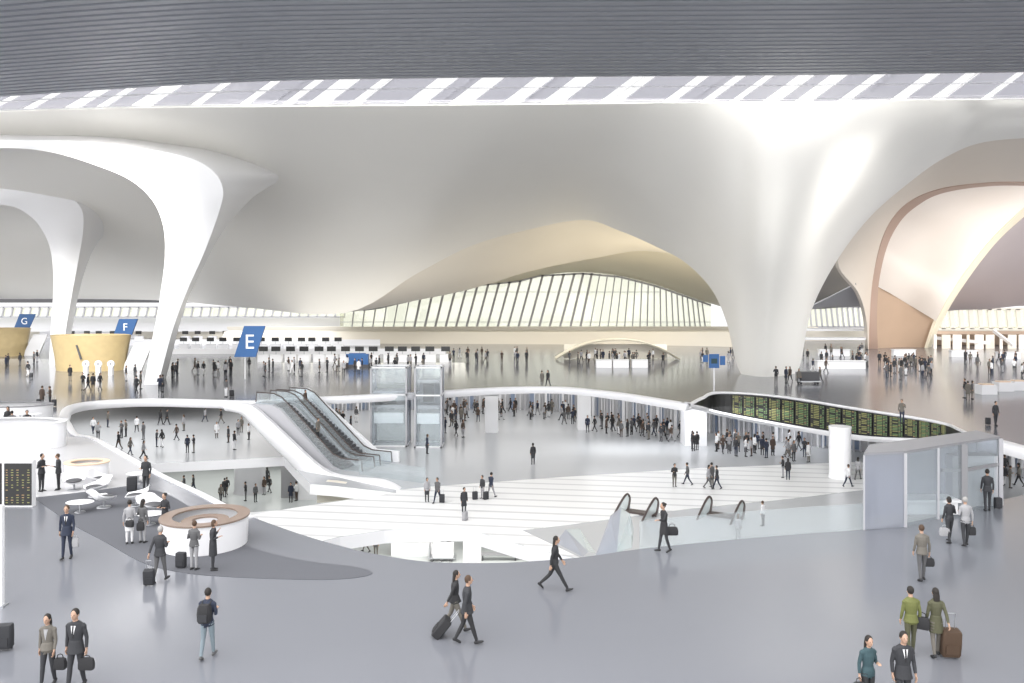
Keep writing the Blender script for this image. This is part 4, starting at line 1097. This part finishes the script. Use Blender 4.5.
def hair_mb(hc, rot, style):
    mb = MB()
    mb.ell(hc + rot @ Vector((0, -.018, .022)), (.087, .096, .112), 18, 12, rot=rot)
    if style == 'long':
        mb.tube([hc + rot @ Vector((0, -.05, .05)), hc + rot @ Vector((0, -.072, -.08)), hc + rot @ Vector((0, -.085, -.20)), hc + rot @ Vector((0, -.08, -.29))], [(.075, .05), (.088, .045), (.082, .038), (.05, .02)], 14, up=Vector((0, 1, 0)))
    if style == 'bun': mb.ell(hc + rot @ Vector((0, -.115, .05)), (.04, .04, .04), 10, 8)
    if style == 'bob': mb.ell(hc + rot @ Vector((0, -.04, -.03)), (.094, .075, .10), 14, 10)
    return mb

HN = [0]
def hero(px, py, face, pose, cols, label, hair='short', haircol='h_dark', skin='skin', z=0.0, h=1.75, group=None, cat='person', accessories=None):
    """one person with full parts; face = heading in degrees (0 = away from the viewer, 180 = towards)"""
    loc = G(px, py, z)
    me, hc, rot = body_mesh(pose, True, .0095)
    e = empty('person', loc, label, cat, group, -R(face))
    e.scale = (h / 1.765,) * 3
    o = bpy.data.objects.new('body', me); COL.objects.link(o); o.parent = e
    for i, n in enumerate((cols[0], cols[1], skin, cols[2] if len(cols) > 2 else 'c_black')): me.materials[i] = M[n]
    part(hair_mb(hc, rot, hair), 'hair', M[haircol], e, 60)
    for s in (-1, 1):
        mb = MB(); mb.ell(hc + rot @ Vector((s * .030, .085, .008)), (.011, .008, .007), 8, 6); part(mb, 'eye', M['h_dark'], e)
    if pose.get('shirt') or pose.get('blouse'):
        bv = BVHTree.FromPolygons([v.co.copy() for v in me.vertices], [tuple(p.vertices) for p in me.polygons])
        def patch(zs, ws, eps):
            mb = MB(); rings = []
            for z_, w_ in zip(zs, ws):
                row = []
                for u in (-1, -.5, 0, .5, 1):
                    h_ = bv.ray_cast(Vector((u * w_, .6, z_)), Vector((0, -1, 0)))[0]
                    row.append(Vector((u * w_, (h_.y if h_ else .12) + eps, z_)))
                rings.append(row + [p - Vector((0, .02, 0)) for p in reversed(row)])
            return mb.loft(rings, 0, True, True)
        zs = [1.46 - .03 * k for k in range(10)]
        sf = part(patch(zs, [.055 * (1 - k / 9.5) for k in range(10)], .007), 'shirt_front' if pose.get('shirt') else 'blouse', M['c_white' if pose.get('shirt') else 'c_lgrey'], e, 60)
        if pose.get('shirt'): part(patch(zs, [.012 + .006 * (k > 0) for k in range(10)], .011), 'tie', M['c_black'], sf, 60)
    HN[0] += 1
    return e
def at_person(e, p):       # point in a person's local frame -> world
    return e.matrix_basis @ Vector(p)
def suitcase(loc, rz, tilt, col, label, s=1.0, group=None, handle=True):
    """rolling suitcase: local z up, wheels at the base, tilt leans it towards -y"""
    e = empty('suitcase', loc, label, 'suitcase', group, rz); e.rotation_euler = (tilt, 0, rz); e.scale = (s,) * 3
    mb = MB()
    rr = []
    for z, k in ((.06, .92), (.09, 1.0), (.35, 1.03), (.62, 1.0), (.66, .92)):
        rr.append([Vector((x * k, y * k, z)) for x, y in ((-.20, -.10), (-.17, -.13), (.17, -.13), (.20, -.10), (.20, .10), (.17, .13), (-.17, .13), (-.20, .10))])
    mb.loft(rr); part(mb, 'shell', M[col], e, 35)
    mb = MB(); mb.box((0, -.14, .25), (.28, .03, .22)); part(mb, 'front_pocket', M[col], e)
    if handle:
        mb = MB(); mb.tube([(-.10, .08, .64), (-.10, .08, 1.02), (.10, .08, 1.02), (.10, .08, .64)], .012, 6); part(mb, 'handle', M['metal'], e)
    for sx in (-1, 1):
        mb = MB(); mb.tube([(sx * .15 - .015, .09, .035), (sx * .15 + .015, .09, .035)], .035, 12); part(mb, 'wheel', M['c_black'], e)
    return e
def bag(loc, rz, size, col, label, kind='handbag', strap=.2, group=None):
    """soft bag whose grip is at the origin"""
    e = empty(kind, loc, label, 'bag', group, rz); w, d, h = size
    mb = MB(); rr = []
    for z, k in ((-strap - h, .85), (-strap - h * .92, 1.0), (-strap - h * .5, 1.04), (-strap - h * .08, .92), (-strap, .75)):
        rr.append([Vector((x * w / 2 * k, y * d / 2 * k, z)) for x, y in ((-1, -.6), (-.85, -1), (.85, -1), (1, -.6), (1, .6), (.85, 1), (-.85, 1), (-1, .6))])
    mb.loft(rr); part(mb, 'body', M[col], e, 35)
    mb = MB(); mb.tube([(-w * .28, 0, -strap - .02), (-w * .2, 0, -.02), (0, 0, 0), (w * .2, 0, -.02), (w * .28, 0, -strap - .02)], .011, 6); part(mb, 'handle', M[col], e, 60)
    return e
W = dict
wk = W(stride=.42); wk_s = W(stride=.26)
# --- foreground, left
e = hero(48, 686, 178, W(female=True, stride=.16, coat=.88, blouse=True), ('c_taupe', 'c_char'), 'woman in a grey-brown jacket and dark trousers beside the tall man in a suit', 'long', 'h_dark', h=1.66)
bag(at_person(e, (-.30, .0, .80)), 0, (.28, .12, .26), 'c_black', 'black handbag carried by the woman walking beside the man in a suit', strap=.1)
e = hero(76, 689, 182, W(stride=.18, coat=.78, shirt=True, bulk=1.06, arms=('carry', 'down')), ('c_char', 'c_char'), 'tall man in a dark suit and tie walking towards the viewer with a briefcase', 'short', 'h_dark', h=1.84)
bag(at_person(e, (-.26, .04, .78)), 0, (.36, .1, .28), 'c_black', 'black briefcase in the hand of the tall man in a suit and tie', 'briefcase', .06)
e = hero(207.5, 658.5, 2, W(stride=.2, arms=('bent', 'bent')), ('c_navy', 'c_jean', 'c_grey'), 'man with a dark backpack and pale blue jeans walking away', 'short', 'h_dark', h=1.73)
bp_ = empty('backpack', at_person(e, (0, -.12, 1.02)), 'dark backpack worn by the man in pale blue jeans', 'bag')
mb = MB(); mb.loft([[Vector((x * .16 * k, -.10 + y * .10 * k, z)) for x, y in ((-1, -.5), (-.7, -1), (.7, -1), (1, -.5), (1, .9), (-1, .9))] for z, k in ((0, .85), (.05, 1), (.22, 1.05), (.38, .95), (.45, .7))]); part(mb, 'body', M['c_black'], bp_, 35)
mb = MB(); mb.box((0, -.21, .14), (.22, .05, .18)); part(mb, 'front_pocket', M['c_char'], bp_)
for s in (-1, 1):
    mb = MB(); mb.tube(spline([(s * .10, .0, .40), (s * .11, .10, .47), (s * .11, .22, .36), (s * .12, .18, .12), (s * .12, 0, .06)], 3), .014, 6); part(mb, 'strap', M['c_black'], bp_)
e = hero(67, 559, 170, W(stride=.14, coat=.76, shirt=True), ('c_navy', 'c_navy'), 'man in a navy suit standing alone on the grey floor left of the carpet', 'short', 'h_brown', h=1.84)
bag(at_person(e, (-.28, .05, .80)), 0, (.22, .08, .3), 'c_lgrey', 'pale bag held by the man in a navy suit left of the carpet', strap=.1)
suitcase(G(4, 650, 0), R(10), 0, 'c_char', 'dark upright suitcase cut by the left edge of the grey floor', 1.0, handle=False)
e = hero(160, 582, 8, W(stride=.24, coat=.82, bulk=1.08, arms=('back', 'bent')), ('c_char', 'c_grey'), 'man in a black jacket pulling a suitcase past the round counter', 'short', 'h_grey', h=1.76)
suitcase(G(149.5, 585, 0), R(10), R(12), 'c_char', 'dark suitcase pulled by the man in a black jacket near the round counter', .8)
hero(194, 570, 12, W(coat=.84, arms=('bent', 'bent')), ('c_grey', 'c_lgrey'), 'man in a grey jacket leaning at the front of the round counter', 'short', 'h_brown', h=1.62)
suitcase(G(181, 568, 0), R(-8), 0, 'c_char', 'dark suitcase standing in front of the round counter', .8, handle=False)
hero(213, 570.5, 70, W(female=True, arms=('up', 'bent'), coat=.5), ('c_char', 'c_char'), 'woman in long dark clothes standing at the right front of the round counter', 'bob', 'h_brown', h=1.66)
e = hero(129.5, 544, -20, W(female=True, skirt=True, arms=('carry', 'bent')), ('c_lgrey', 'c_white'), 'woman in a pale top and white skirt on the carpet with a black bag', 'bun', 'h_dark', h=1.6)
bag(at_person(e, (.02, -.16, 1.12)), R(-20), (.34, .14, .24), 'c_black', 'black bag on the back of the woman in a white skirt', strap=.1)
e = hero(142.5, 543, 10, W(female=True, arms=('bent', 'carry')), ('c_grey', 'c_lgrey'), 'woman in a grey top standing beside the woman in a white skirt', 'long', 'h_dark', h=1.6)
bag(at_person(e, (.02, -.16, 1.05)), R(10), (.26, .12, .3), 'c_black', 'black shoulder bag of the woman in a grey top on the carpet', strap=.14)
hero(165, 535, 200, W(female=True, arms=('bent', 'bent')), ('c_char', 'c_char'), 'woman in dark clothes behind the rear rim of the round counter', 'bun', 'h_dark', h=1.6)
e = hero(146, 494, 185, W(arms=('down', 'bent'), coat=.8), ('c_char', 'c_char'), 'man in a dark suit standing at the tip of the sunlit floor with two cases', 'short', 'h_dark', h=1.78)
suitcase(G(132, 492, 0), R(20), 0, 'c_char', 'dark case left of the man at the tip of the sunlit floor', 1.1, handle=False)
hero(41.5, 491.5, 100, W(arms=('bent', 'bent'), coat=.8), ('c_char', 'c_char'), 'left one of two men in dark suits talking beside the oval counter', 'short', 'h_dark', h=1.76)
hero(58.5, 490, 250, W(arms=('bent', 'down'), coat=.8), ('c_char', 'c_black'), 'right one of two men in dark suits talking beside the oval counter', 'short', 'h_brown', h=1.70)
# --- foreground, centre
e = hero(555, 590, 95, W(stride=.5, female=True, blouse=True), ('c_black', 'c_black'), 'long-legged woman in black striding to the right in front of the glass hoods', 'long', 'h_dark', h=1.74)
e = hero(467, 644, 80, W(stride=.30, coat=.80, bulk=1.05), ('c_char', 'c_black'), 'man in a dark suit walking right with a companion in pale trousers', 'short', 'h_brown', h=1.78)
e = hero(455, 631, 84, W(stride=.38, female=True, coat=.86, arms=('carry', 'back')), ('c_black', 'c_taupe'), 'woman in a black jacket and pale trousers pulling a suitcase behind her', 'long', 'h_dark', h=1.66)
suitcase(G(433.5, 637, 0), R(-88), R(-40) , 'c_black', 'black suitcase tilted behind the woman in pale trousers', .95)
e = hero(664, 552, 250, W(stride=.2, female=True, arms=('out', 'down'), coat=.62), ('c_black', 'c_char'), 'woman in a black coat reaching forward, a round bag at her side', 'bun', 'h_dark', h=1.74)
bag(at_person(e, (0, -.34, 1.0)), R(0), (.42, .2, .28), 'c_black', 'rounded black bag swinging beside the woman reaching forward', strap=.12)
# --- foreground, right
e = hero(868, 712, 170, W(female=True, arms=('bent', 'carry'), stride=.1), ('c_teal', 'c_black'), 'woman in a patterned teal top at the bottom edge of the picture', 'long', 'h_dark', h=1.66)
bag(at_person(e, (.26, .05, .85)), 0, (.25, .1, .22), 'c_char', 'dark handbag of the woman in a teal top', strap=.1)
hero(903, 716, 182, W(coat=.78, shirt=True, bulk=1.08, stride=.1), ('c_char', 'c_char'), 'man in a charcoal suit and white shirt at the bottom edge of the picture', 'short', 'h_dark', h=1.82)
e = hero(911, 656, 0, W(stride=.12, coat=.86, bulk=1.05), ('c_lime', 'c_olive'), 'person in a yellow-green jacket and olive trousers walking away', 'short', 'h_dark', h=1.72)
bag(at_person(e, (.27, -.04, 1.16)), R(-30), (.34, .15, .3), 'c_black', 'black shoulder bag on the person in a yellow-green jacket', strap=.12)
e = hero(936, 657, 4, W(stride=.14, female=True, coat=.62, arms=('down', 'back')), ('c_olive', 'c_taupe'), 'woman with long hair in an olive coat pulling a tall brown suitcase', 'long', 'h_dark', h=1.70)
suitcase(G(949.5, 657, 0), R(-6), R(8), 'h_brown', 'tall dark brown suitcase pulled by the woman in an olive coat', 1.12)
e = hero(922, 581, 0, W(stride=.12, coat=.84, bulk=1.08, arms=('down', 'carry')), ('c_taupe', 'c_grey'), 'man in a grey-brown jacket walking away with a briefcase before the lift lobby', 'short', 'h_brown', h=1.76)
bag(at_person(e, (.25, .05, .78)), 0, (.34, .1, .26), 'c_black', 'black briefcase carried before the glass lift lobby', 'briefcase', .06)
e = hero(949.5, 543, -10, W(stride=.15, arms=('down', 'bent')), ('c_char', 'c_char'), 'person in dark patterned clothes left of the man in a pale shirt', 'bob', 'h_dark', h=1.68)
bag(at_person(e, (-.22, .0, .72)), 0, (.36, .14, .3), 'c_lgrey', 'pale carrier bag held low by the person in dark patterned clothes', strap=.1)
e = hero(965.5, 546, 6, W(stride=.14, arms=('bent', 'carry')), ('c_lgrey', 'c_char'), 'man in a pale shirt and dark trousers carrying a bag before the lift lobby', 'short', 'h_grey', h=1.76)
bag(at_person(e, (.25, .04, .78)), 0, (.26, .1, .3), 'c_black', 'black bag in the right hand of the man in a pale shirt', strap=.08)
e = hero(987.5, 511, 15, W(stride=.1, coat=.82), ('c_char', 'c_char'), 'man in a dark suit standing by the right corner of the glass lobby', 'short', 'h_dark', h=1.76)
suitcase(G(998, 509, 0), R(0), 0, 'c_char', 'dark low suitcase beside the man at the corner of the glass lobby', .75, handle=False)
e = hero(995.5, 426, 170, W(stride=.1, coat=.8), ('c_char', 'c_char'), 'man in a dark suit with a small case on the far right concourse', 'short', 'h_dark', h=1.76)
suitcase(G(988, 425, 0), 0, 0, 'c_char', 'small dark case of the man on the far right concourse', .8, handle=False)

# --- crowd: a dozen simpler figures, copied
ARCH = []
for nm, pose, hs in (('standing', W(), 'short'), ('standing', W(female=True, coat=.75), 'long'), ('walking', W(stride=.36), 'short'), ('walking', W(stride=.34, female=True), 'long'), ('walking', W(stride=.3, coat=.8), 'short'),
                     ('standing with folded arms', W(arms=('bent', 'bent')), 'short'), ('standing in a skirt', W(female=True, skirt=True), 'bob'), ('talking on the phone', W(arms=('up', 'down')), 'short'), ('standing in a long coat', W(coat=.55, bulk=1.1), 'short')):
    me, hc, rot = body_mesh(pose, False, .026)
    hm = hair_mb(hc, rot, hs)
    bm = bmesh.new(); bm.from_mesh(me)
    vs = [bm.verts.new(v) for v in hm.v]
    for f in hm.f:
        try: fc = bm.faces.new([vs[i] for i in f]); fc.material_index = 4; fc.smooth = True
        except ValueError: pass
    bm.to_mesh(me); bm.free(); me.name = 'person'
    ARCH.append((nm, me))
DK = ['c_black', 'c_char', 'c_char', 'c_navy', 'c_grey', 'c_brown', 'c_black', 'c_taupe']
LT = ['c_white', 'c_lgrey', 'c_lgrey', 'c_grey', 'c_white']
CN = dict(c_black='black', c_char='charcoal', c_navy='navy', c_grey='grey', c_brown='brown', c_taupe='taupe', c_white='white', c_lgrey='pale grey', c_red='rust red', c_teal='teal', c_jean='pale blue')
placed = []
obstacles = [(G(x, y, z) + Vector((0, .8, 0)), r) for x, y, z, r in ((491.5, 433, L1, 1.6), (584.5, 430, L1, 1.6), (840, 478, L1, 1.6), (696, 446, L1, 2.4), (472, 585, L2, 1.5), (357, 367.5, 0, 2.2),
    (824, 369, 0, 1.6), (834, 369, 0, 1.6), (844, 369, 0, 1.6), (854, 369, 0, 1.6), (863, 369, 0, 1.6), (826, 356, 0, 2), (836, 356, 0, 2), (845, 356, 0, 2), (415, 557, L2, 2.2))]
for i in range(len(wl)): obstacles.append((wl[i] + Vector((0, .6, 0)), 1.5))
crnd = random.Random(11)
def crowd(px, py, z, where, group, light=.2, face=None, arch=None, top=None, size=1.0, mind=.55):
    loc = G(px, py, z)
    for oc, orr in obstacles:
        if abs(oc.z - loc.z) < 1 and (oc - loc).length < orr: return None
    for q in placed:
        if abs(q.z - loc.z) < 1 and (q - loc).length < mind: return None
    placed.append(loc)
    nm, me = ARCH[arch if arch is not None else crnd.randrange(len(ARCH))]
    o = bpy.data.objects.new('person', me); COL.objects.link(o)
    o.location = loc; o.rotation_euler.z = R(face if face is not None else crnd.uniform(0, 360)); s = size * crnd.uniform(.93, 1.04); o.scale = (s * 1.06, s * 1.06, s)
    tc = top or (crnd.choice(LT) if crnd.random() < light else crnd.choice(DK)); lc = crnd.choice(DK) if crnd.random() < .85 else crnd.choice(LT)
    for i, n in enumerate((tc, lc, crnd.choice(('skin', 'skin2')), 'c_black', crnd.choice(('h_dark', 'h_dark', 'h_brown')))):
        o.material_slots[i].link = 'OBJECT'; o.material_slots[i].material = M[n]
    lab = 'person in %s top and %s bottoms %s %s' % (CN[tc], CN[lc], nm.split(' ')[0], where)
    if len(lab.split()) > 16: lab = 'person in %s and %s %s' % (CN[tc], CN[lc], where)
    tag(o, lab, 'person', group)
    return o
def many(n, poly, z, where, group, light=.25, mind=.6):
    """scatter n people inside a picture-plane quad that lies on a floor"""
    k = 0; tries = 0
    xs_ = [p[0] for p in poly]; ys_ = [p[1] for p in poly]
    while k < n and tries < n * 40:
        tries += 1; x = crnd.uniform(min(xs_), max(xs_)); y = crnd.uniform(min(ys_), max(ys_)); inside = False
        for (x1, y1), (x2, y2) in zip(poly, poly[1:] + poly[:1]):
            if (y1 > y) != (y2 > y) and x < (x2 - x1) * (y - y1) / (y2 - y1) + x1: inside = not inside
        if inside and crowd(x, y, z, where, group, light, mind=mind): k += 1
# left hall of the middle level (individually placed)
for x, y in ((368, 503), (335, 545), (318, 525), (415, 540), (405, 580), (467, 520), (490, 545), (490, 612), (445, 598), (548, 495), (570, 495), (603, 548), (628, 515), (535, 570), (553, 572), (640, 590), (662, 590), (700, 485), (755, 490),
             (740, 540), (813, 530), (780, 555), (800, 580), (850, 545), (430, 535), (712, 484), (825, 520)):
    crowd(x / 3.415, 280 + y / 3.415, L1, 'in the left hall below', 'people in the left hall of the middle level', .12, size=.98)
# lowest level, left
for x, y in ((140, 465), (178, 460), (290, 500), (315, 470), (392, 495), (432, 500), (468, 470), (490, 462), (577, 500), (600, 495), (480, 430), (305, 480)):
    crowd(150 + x / 4.096, 380 + y / 4.096, L2, 'on the lowest level', 'people on the lowest level left of the escalators', .1)
# behind the escalator bank
for x, y in ((790, 165), (775, 155), (822, 185), (845, 145), (765, 150)):
    crowd(150 + x / 4.096, 380 + y / 4.096 + 7, L1, 'behind the escalators', 'people behind the escalator bank', .2)
# lowest level near opening
for x, y, t in ((376, 557, 'c_grey'), (366, 552, 'c_white'), (437, 551, 'c_white'), (449, 551, 'c_char'), (410, 544, 'c_char'), (398, 553, 'c_white')):
    crowd(x, y, L2, 'near the white service counter', 'people by the service counter on the lowest level', .3, top=t)
# around the lift towers
for x, y in ((385, 450), (425, 555), (512, 455), (567, 470), (600, 475)):
    crowd(340 + x / 4.879, 340 + y / 4.879, L1, 'near the lift towers', 'people walking near the lift towers', .05)
many(22, [(442, 410), (475, 405), (480, 422), (450, 428)], L1, 'queuing right of the lift towers', 'people queuing right of the lift towers', .3)
many(10, [(480, 408), (500, 404), (502, 424), (486, 424)], L1, 'queuing right of the lift towers', 'people queuing right of the lift towers', .3)
# middle hall queue
many(22, [(500, 410), (575, 415), (575, 427), (505, 418)], L1, 'in the queue at the doors', 'people in the queue behind the pillars', .3)
many(34, [(572, 424), (680, 432), (682, 446), (580, 432)], L1, 'in the dense central queue', 'people in the dense queue of the middle level', .3)
many(34, [(682, 444), (800, 448), (812, 464), (690, 452)], L1, 'under the departures board', 'people in the queue under the departures board', .3)
for x, y in ((533, 464.5), (788, 480), (783, 478)): crowd(x, y, L1, 'crossing the open grey middle floor', 'people crossing the middle level', 0, top='c_black')
for x, y, t in ((674.5, 487, 'c_black'), (681, 488, 'c_lgrey'), (687.5, 485, 'c_grey'), (708.5, 489, 'c_lgrey'), (717, 489, 'c_char'), (712, 487, 'c_grey')):
    crowd(x, y, L1, 'in the trio on the banded paving', 'groups on the white banded paving', top=t, size=1.02)
for x, y, t, w_ in ((427, 502, 'c_lgrey', 'on the white paving at the left'), (437.5, 503, 'c_grey', 'with a case on the white paving'), (464, 515, 'c_char', 'alone in the middle of the white paving'), (482.5, 499, 'c_char', 'on the white paving near two cases'), (491, 498, 'c_navy', 'on the white paving right of two cases')):
    crowd(x, y, L1, w_, 'people on the white paving', top=t)
for i, (x, y, lab) in enumerate(((442, 503, 'dark case on the white paving beside the person in grey'), (475, 500, 'left of two dark cases on the white paving'), (486, 500, 'right of two dark cases on the white paving'), (465, 521, 'pale case on the white paving below the lone person'))):
    suitcase(G(x, y, L1), R(i * 20), 0, 'c_char' if i < 3 else 'c_lgrey', lab, .9)
for x, y, t in ((848, 487, 'c_white'), (855, 488, 'c_white'), (842, 486, 'c_char'), (858, 480, 'c_lgrey')): crowd(x, y, L1, 'beside the round white pillar', 'people beside the round white pillar', top=t)
for x, y, t in ((738, 541, 'c_lgrey'), (763, 527, 'c_white')): crowd(x, y - 1, L1, 'in place of a reflection at the glass balustrade', 'people in place of reflections at the glass balustrade', top=t, size=.9)  # solid figures standing in for reflections in the glass
for x, y in ((1004, 486), (1010, 488), (1019, 486), (1005, 476), (1021, 478)): crowd(x, y, L1, 'beyond the lift lobby at the right edge', 'people beyond the glass lobby at the right edge', .2)
# on the escalators
for t, off, w_ in ((.16, 1.25, 'riding the upper part of the farther escalator'), (.55, -1.25, 'riding halfway down the nearer escalator')):
    p = Tt.lerp(Bb, t) + nn * off; o = crowd(300, 420, L1, w_, None, 0, mind=0); o.location = Vector((p.x, p.y, -5.0 * t)); o.rotation_euler.z = math.atan2(-hd.x, hd.y)
# upper concourse, individually placed
for x, y, w_ in ((42, 406, 'in the pair with bags above the café counter'), (50, 406, 'in the pair with bags above the café counter'), (70, 381, 'left of the gold island foot'), (83, 390, 'before the gold island'), (88, 391, 'before the gold island'), (93, 390, 'before the gold island'), (100, 390, 'before the gold island'),
                 (126, 381, 'left of the large column foot'), (135, 380, 'left of the large column foot'), (136.5, 394, 'at the large column foot'), (140.5, 389, 'at the large column foot'), (160, 394, 'right of the large column foot'), (163, 392, 'right of the large column foot'), (226, 397, 'with a case above the void edge'),
                 (28, 377, 'before the left gold island'), (6, 368, 'before the left gold island'), (8, 366, 'before the left gold island'), (34, 364, 'before the left gold island'), (20, 366, 'before the left gold island'), (37, 362, 'before the left gold island'), (542, 387, 'above the middle of the void edge'), (548, 387, 'above the middle of the void edge'), (902, 423, 'behind the departures board'),
                 (776, 383, 'at the foot of the central column'), (781, 383, 'at the foot of the central column'), (786, 383, 'at the foot of the central column'), (790, 382, 'at the foot of the central column'), (799, 385, 'beside the dark trolley right of the central column'), (820, 383, 'beside the dark trolley right of the central column'), (8, 434, 'at a table in the oval café enclosure'), (12, 437, 'at a table in the oval café enclosure'), (27, 438, 'at a table in the oval café enclosure'), (965, 398, 'before the display tables'), (968, 400, 'before the display tables'), (972, 399, 'before the display tables')):
    crowd(x, y, 0, w_, 'people on the upper concourse', .05, size=1.0)
suitcase(G(232, 397, 0), R(30), R(-20), 'c_black', 'dark case pulled along above the left void edge', 1.0)
for x, y, lab in ((39, 404, 'left case of the pair standing above the café counter'), (54, 404.5, 'right case of the pair standing above the café counter'), (31, 376, 'dark case before the left gold island')):
    suitcase(G(x, y + 2, 0), 0, 0, 'c_char', lab, .9)
many(26, [(168, 372), (330, 368), (330, 377), (172, 379)], 0, 'queuing at the check-in desks', 'people queuing before the check-in desks', .3)
many(22, [(330, 366), (450, 364), (450, 372), (330, 376)], 0, 'queuing near the blue kiosk', 'people queuing near the blue kiosk', .35)
many(18, [(450, 357), (530, 357), (530, 364), (450, 365)], 0, 'before the beige wall', 'people before the beige wall left of the shop recess', .3)
many(28, [(565, 359), (662, 357), (664, 366), (570, 365)], 0, 'at the lens-shaped shop recess', 'people at the lens-shaped shop recess', .3)
many(7, [(698, 356), (735, 356), (732, 364), (700, 364)], 0, 'near the direction sign', 'people near the direction sign', .1)
many(26, [(802, 355), (868, 352), (868, 370), (806, 374)], 0, 'right of the central column', 'people right of the central column', .15)
many(34, [(872, 364), (935, 364), (935, 380), (885, 380)], 0, 'under the pearl shell', 'people under the pearl shell', .15)
many(18, [(940, 362), (1026, 362), (1026, 378), (990, 378)], 0, 'at the far right edge', 'people at the far right edge', .3)
print('crowd', len(placed), 'heroes', HN[0])

# the nearest figures stay individuals; the farthest of the crowd read as one mass
crowd_objs = [o for o in bpy.data.objects if o.type == 'MESH' and o.parent is None and o.get('category') == 'person']
crowd_objs.sort(key=lambda o: o.location.y)
keep = 298 - HN[0]
rest = crowd_objs[keep:]
if rest:
    bm = bmesh.new(); cm = []
    for o in rest:
        mats = [sl.material for sl in o.material_slots]; base = len(bm.faces); tmp = o.data.copy(); tmp.transform(o.matrix_basis)
        idx = []
        for m_ in mats:
            if m_ not in cm: cm.append(m_)
            idx.append(cm.index(m_))
        for p in tmp.polygons: p.material_index = idx[min(p.material_index, len(idx) - 1)]
        bm.from_mesh(tmp); bpy.data.meshes.remove(tmp); bpy.data.objects.remove(o)
    me = bpy.data.meshes.new('crowd'); bm.to_mesh(me); bm.free()
    for m_ in cm: me.materials.append(m_)
    o = bpy.data.objects.new('crowd', me); COL.objects.link(o)
    tag(o, 'distant crowd of travellers at the far end of the upper concourse', 'crowd', None, 'stuff')
# ================================================================== LIGHT
w = bpy.data.worlds.new('world'); SC.world = w; w.use_nodes = True
nt = w.node_tree; bg = nt.nodes['Background']
tc = nt.nodes.new('ShaderNodeTexCoord'); vm = nt.nodes.new('ShaderNodeVectorMath'); vm.operation = 'DOT_PRODUCT'
sd = Vector((-.35, -.62, .70)).normalized(); vm.inputs[1].default_value = sd
nt.links.new(tc.outputs['Generated'], vm.inputs[0])
mr = nt.nodes.new('ShaderNodeMapRange'); mr.interpolation_type = 'SMOOTHSTEP'
mr.inputs['From Min'].default_value = -.4; mr.inputs['From Max'].default_value = 1.0
mr.inputs['To Min'].default_value = 1.25; mr.inputs['To Max'].default_value = 4.0
nt.links.new(vm.outputs['Value'], mr.inputs['Value']); nt.links.new(mr.outputs[0], bg.inputs[1])
bg.inputs[0].default_value = (.98, .975, .98, 1)
def area(name, loc, target, size, power, col, sy=None):
    l = bpy.data.lights.new(name, 'AREA'); l.size = size; l.energy = power; l.color = col
    if sy: l.shape = 'RECTANGLE'; l.size_y = sy
    o = bpy.data.objects.new(name, l); COL.objects.link(o); o.location = loc
    o.rotation_euler = (Vector(target) - Vector(loc)).to_track_quat('-Z', 'Y').to_euler(); return o
area('fill_uplight', (20, 140, 1.5), (10, 150, 20), 30, 7000, (1, .87, .62))  # unseen warm fill lights added to brighten the rear shells
area('fill_uplight', (85, 135, 1.5), (75, 150, 20), 25, 5500, (1, .86, .74))
# unseen fill lights added under the soffits to brighten the lower levels
area('soffit_fill', (-5, 96, L1 + 3.9), (-5, 96, L1), 60, 6000, (1, .98, .95), 24)
area('soffit_fill', (-38, 84, L1 + 3.9), (-38, 84, L1), 24, 3200, (1, 1, 1), 18)
area('soffit_fill', (46, 58, L1 + 3.9), (46, 58, L1), 12, 1200, (1, 1, 1), 8)
area('soffit_fill', (18, 76, L1 + 3.9), (18, 76, L1), 22, 1200, (.95, .97, 1), 5)
area('soffit_fill', (-22, 82, L2 + 3.9), (-22, 82, L2), 34, 3000, (1, 1, .95), 16)
area('soffit_fill', (-3, 55, L2 + 3.9), (-3, 55, L2), 14, 1800, (1, .98, .93), 8)
area('skylight_fill', (0, 78.5, 28.6), (0, 90, 0), 150, 2600, (1, .99, .95), 3)  # added fill along the skylight, brightening the far floor

def spot(loc, tgt, size, e, col=(1, .99, .96), soft=.5, blend=1.0, name='fill_spot'):
    l = bpy.data.lights.new(name, 'SPOT'); l.energy = e; l.spot_size = R(size); l.spot_blend = blend; l.shadow_soft_size = soft; l.color = col
    o = bpy.data.objects.new(name, l); COL.objects.link(o); o.location = loc
    o.rotation_euler = (Vector(tgt) - Vector(loc)).to_track_quat('-Z', 'Y').to_euler(); return o
for x, e in ((-24, .6), (-15, 1.0), (-8, .7), (0, 1.0), (6, .6), (13, .9), (50, .5)):  # added spots that rake light streaks down the vault
    spot((x, 77.6, 28.4), (x * 1.05 - 3, 104, 13), 13, 5000 * e, blend=.9)
spot((22, 52, 29.5), (33, 96, 3), 40, 15000, soft=2)  # unseen spot added to brighten the central column
spot((-30, 56, 29.5), (-38, 86, 14), 30, 5000, soft=2)  # unseen spot added on the left arched column
for x, e in ((-52, 130000), (-38, 130000), (-15, 130000), (10, 100000), (35, 90000), (60, 110000)): spot((x, 66, 29.6), (x * 1.3, 108, 0), 56, e, (1, .98, .94), soft=2)  # unseen spots added to lighten the far floor
area('fill_uplight', (-75, 128, 1.2), (-75, 120, 30), 40, 2200, (1, .99, .97))  # added fill that lifts the left vault from below
area('fill_uplight', (-22, 122, 1.2), (-22, 116, 30), 30, 2600, (1, .95, .86))  # added warm fill for the lower belly of the vault
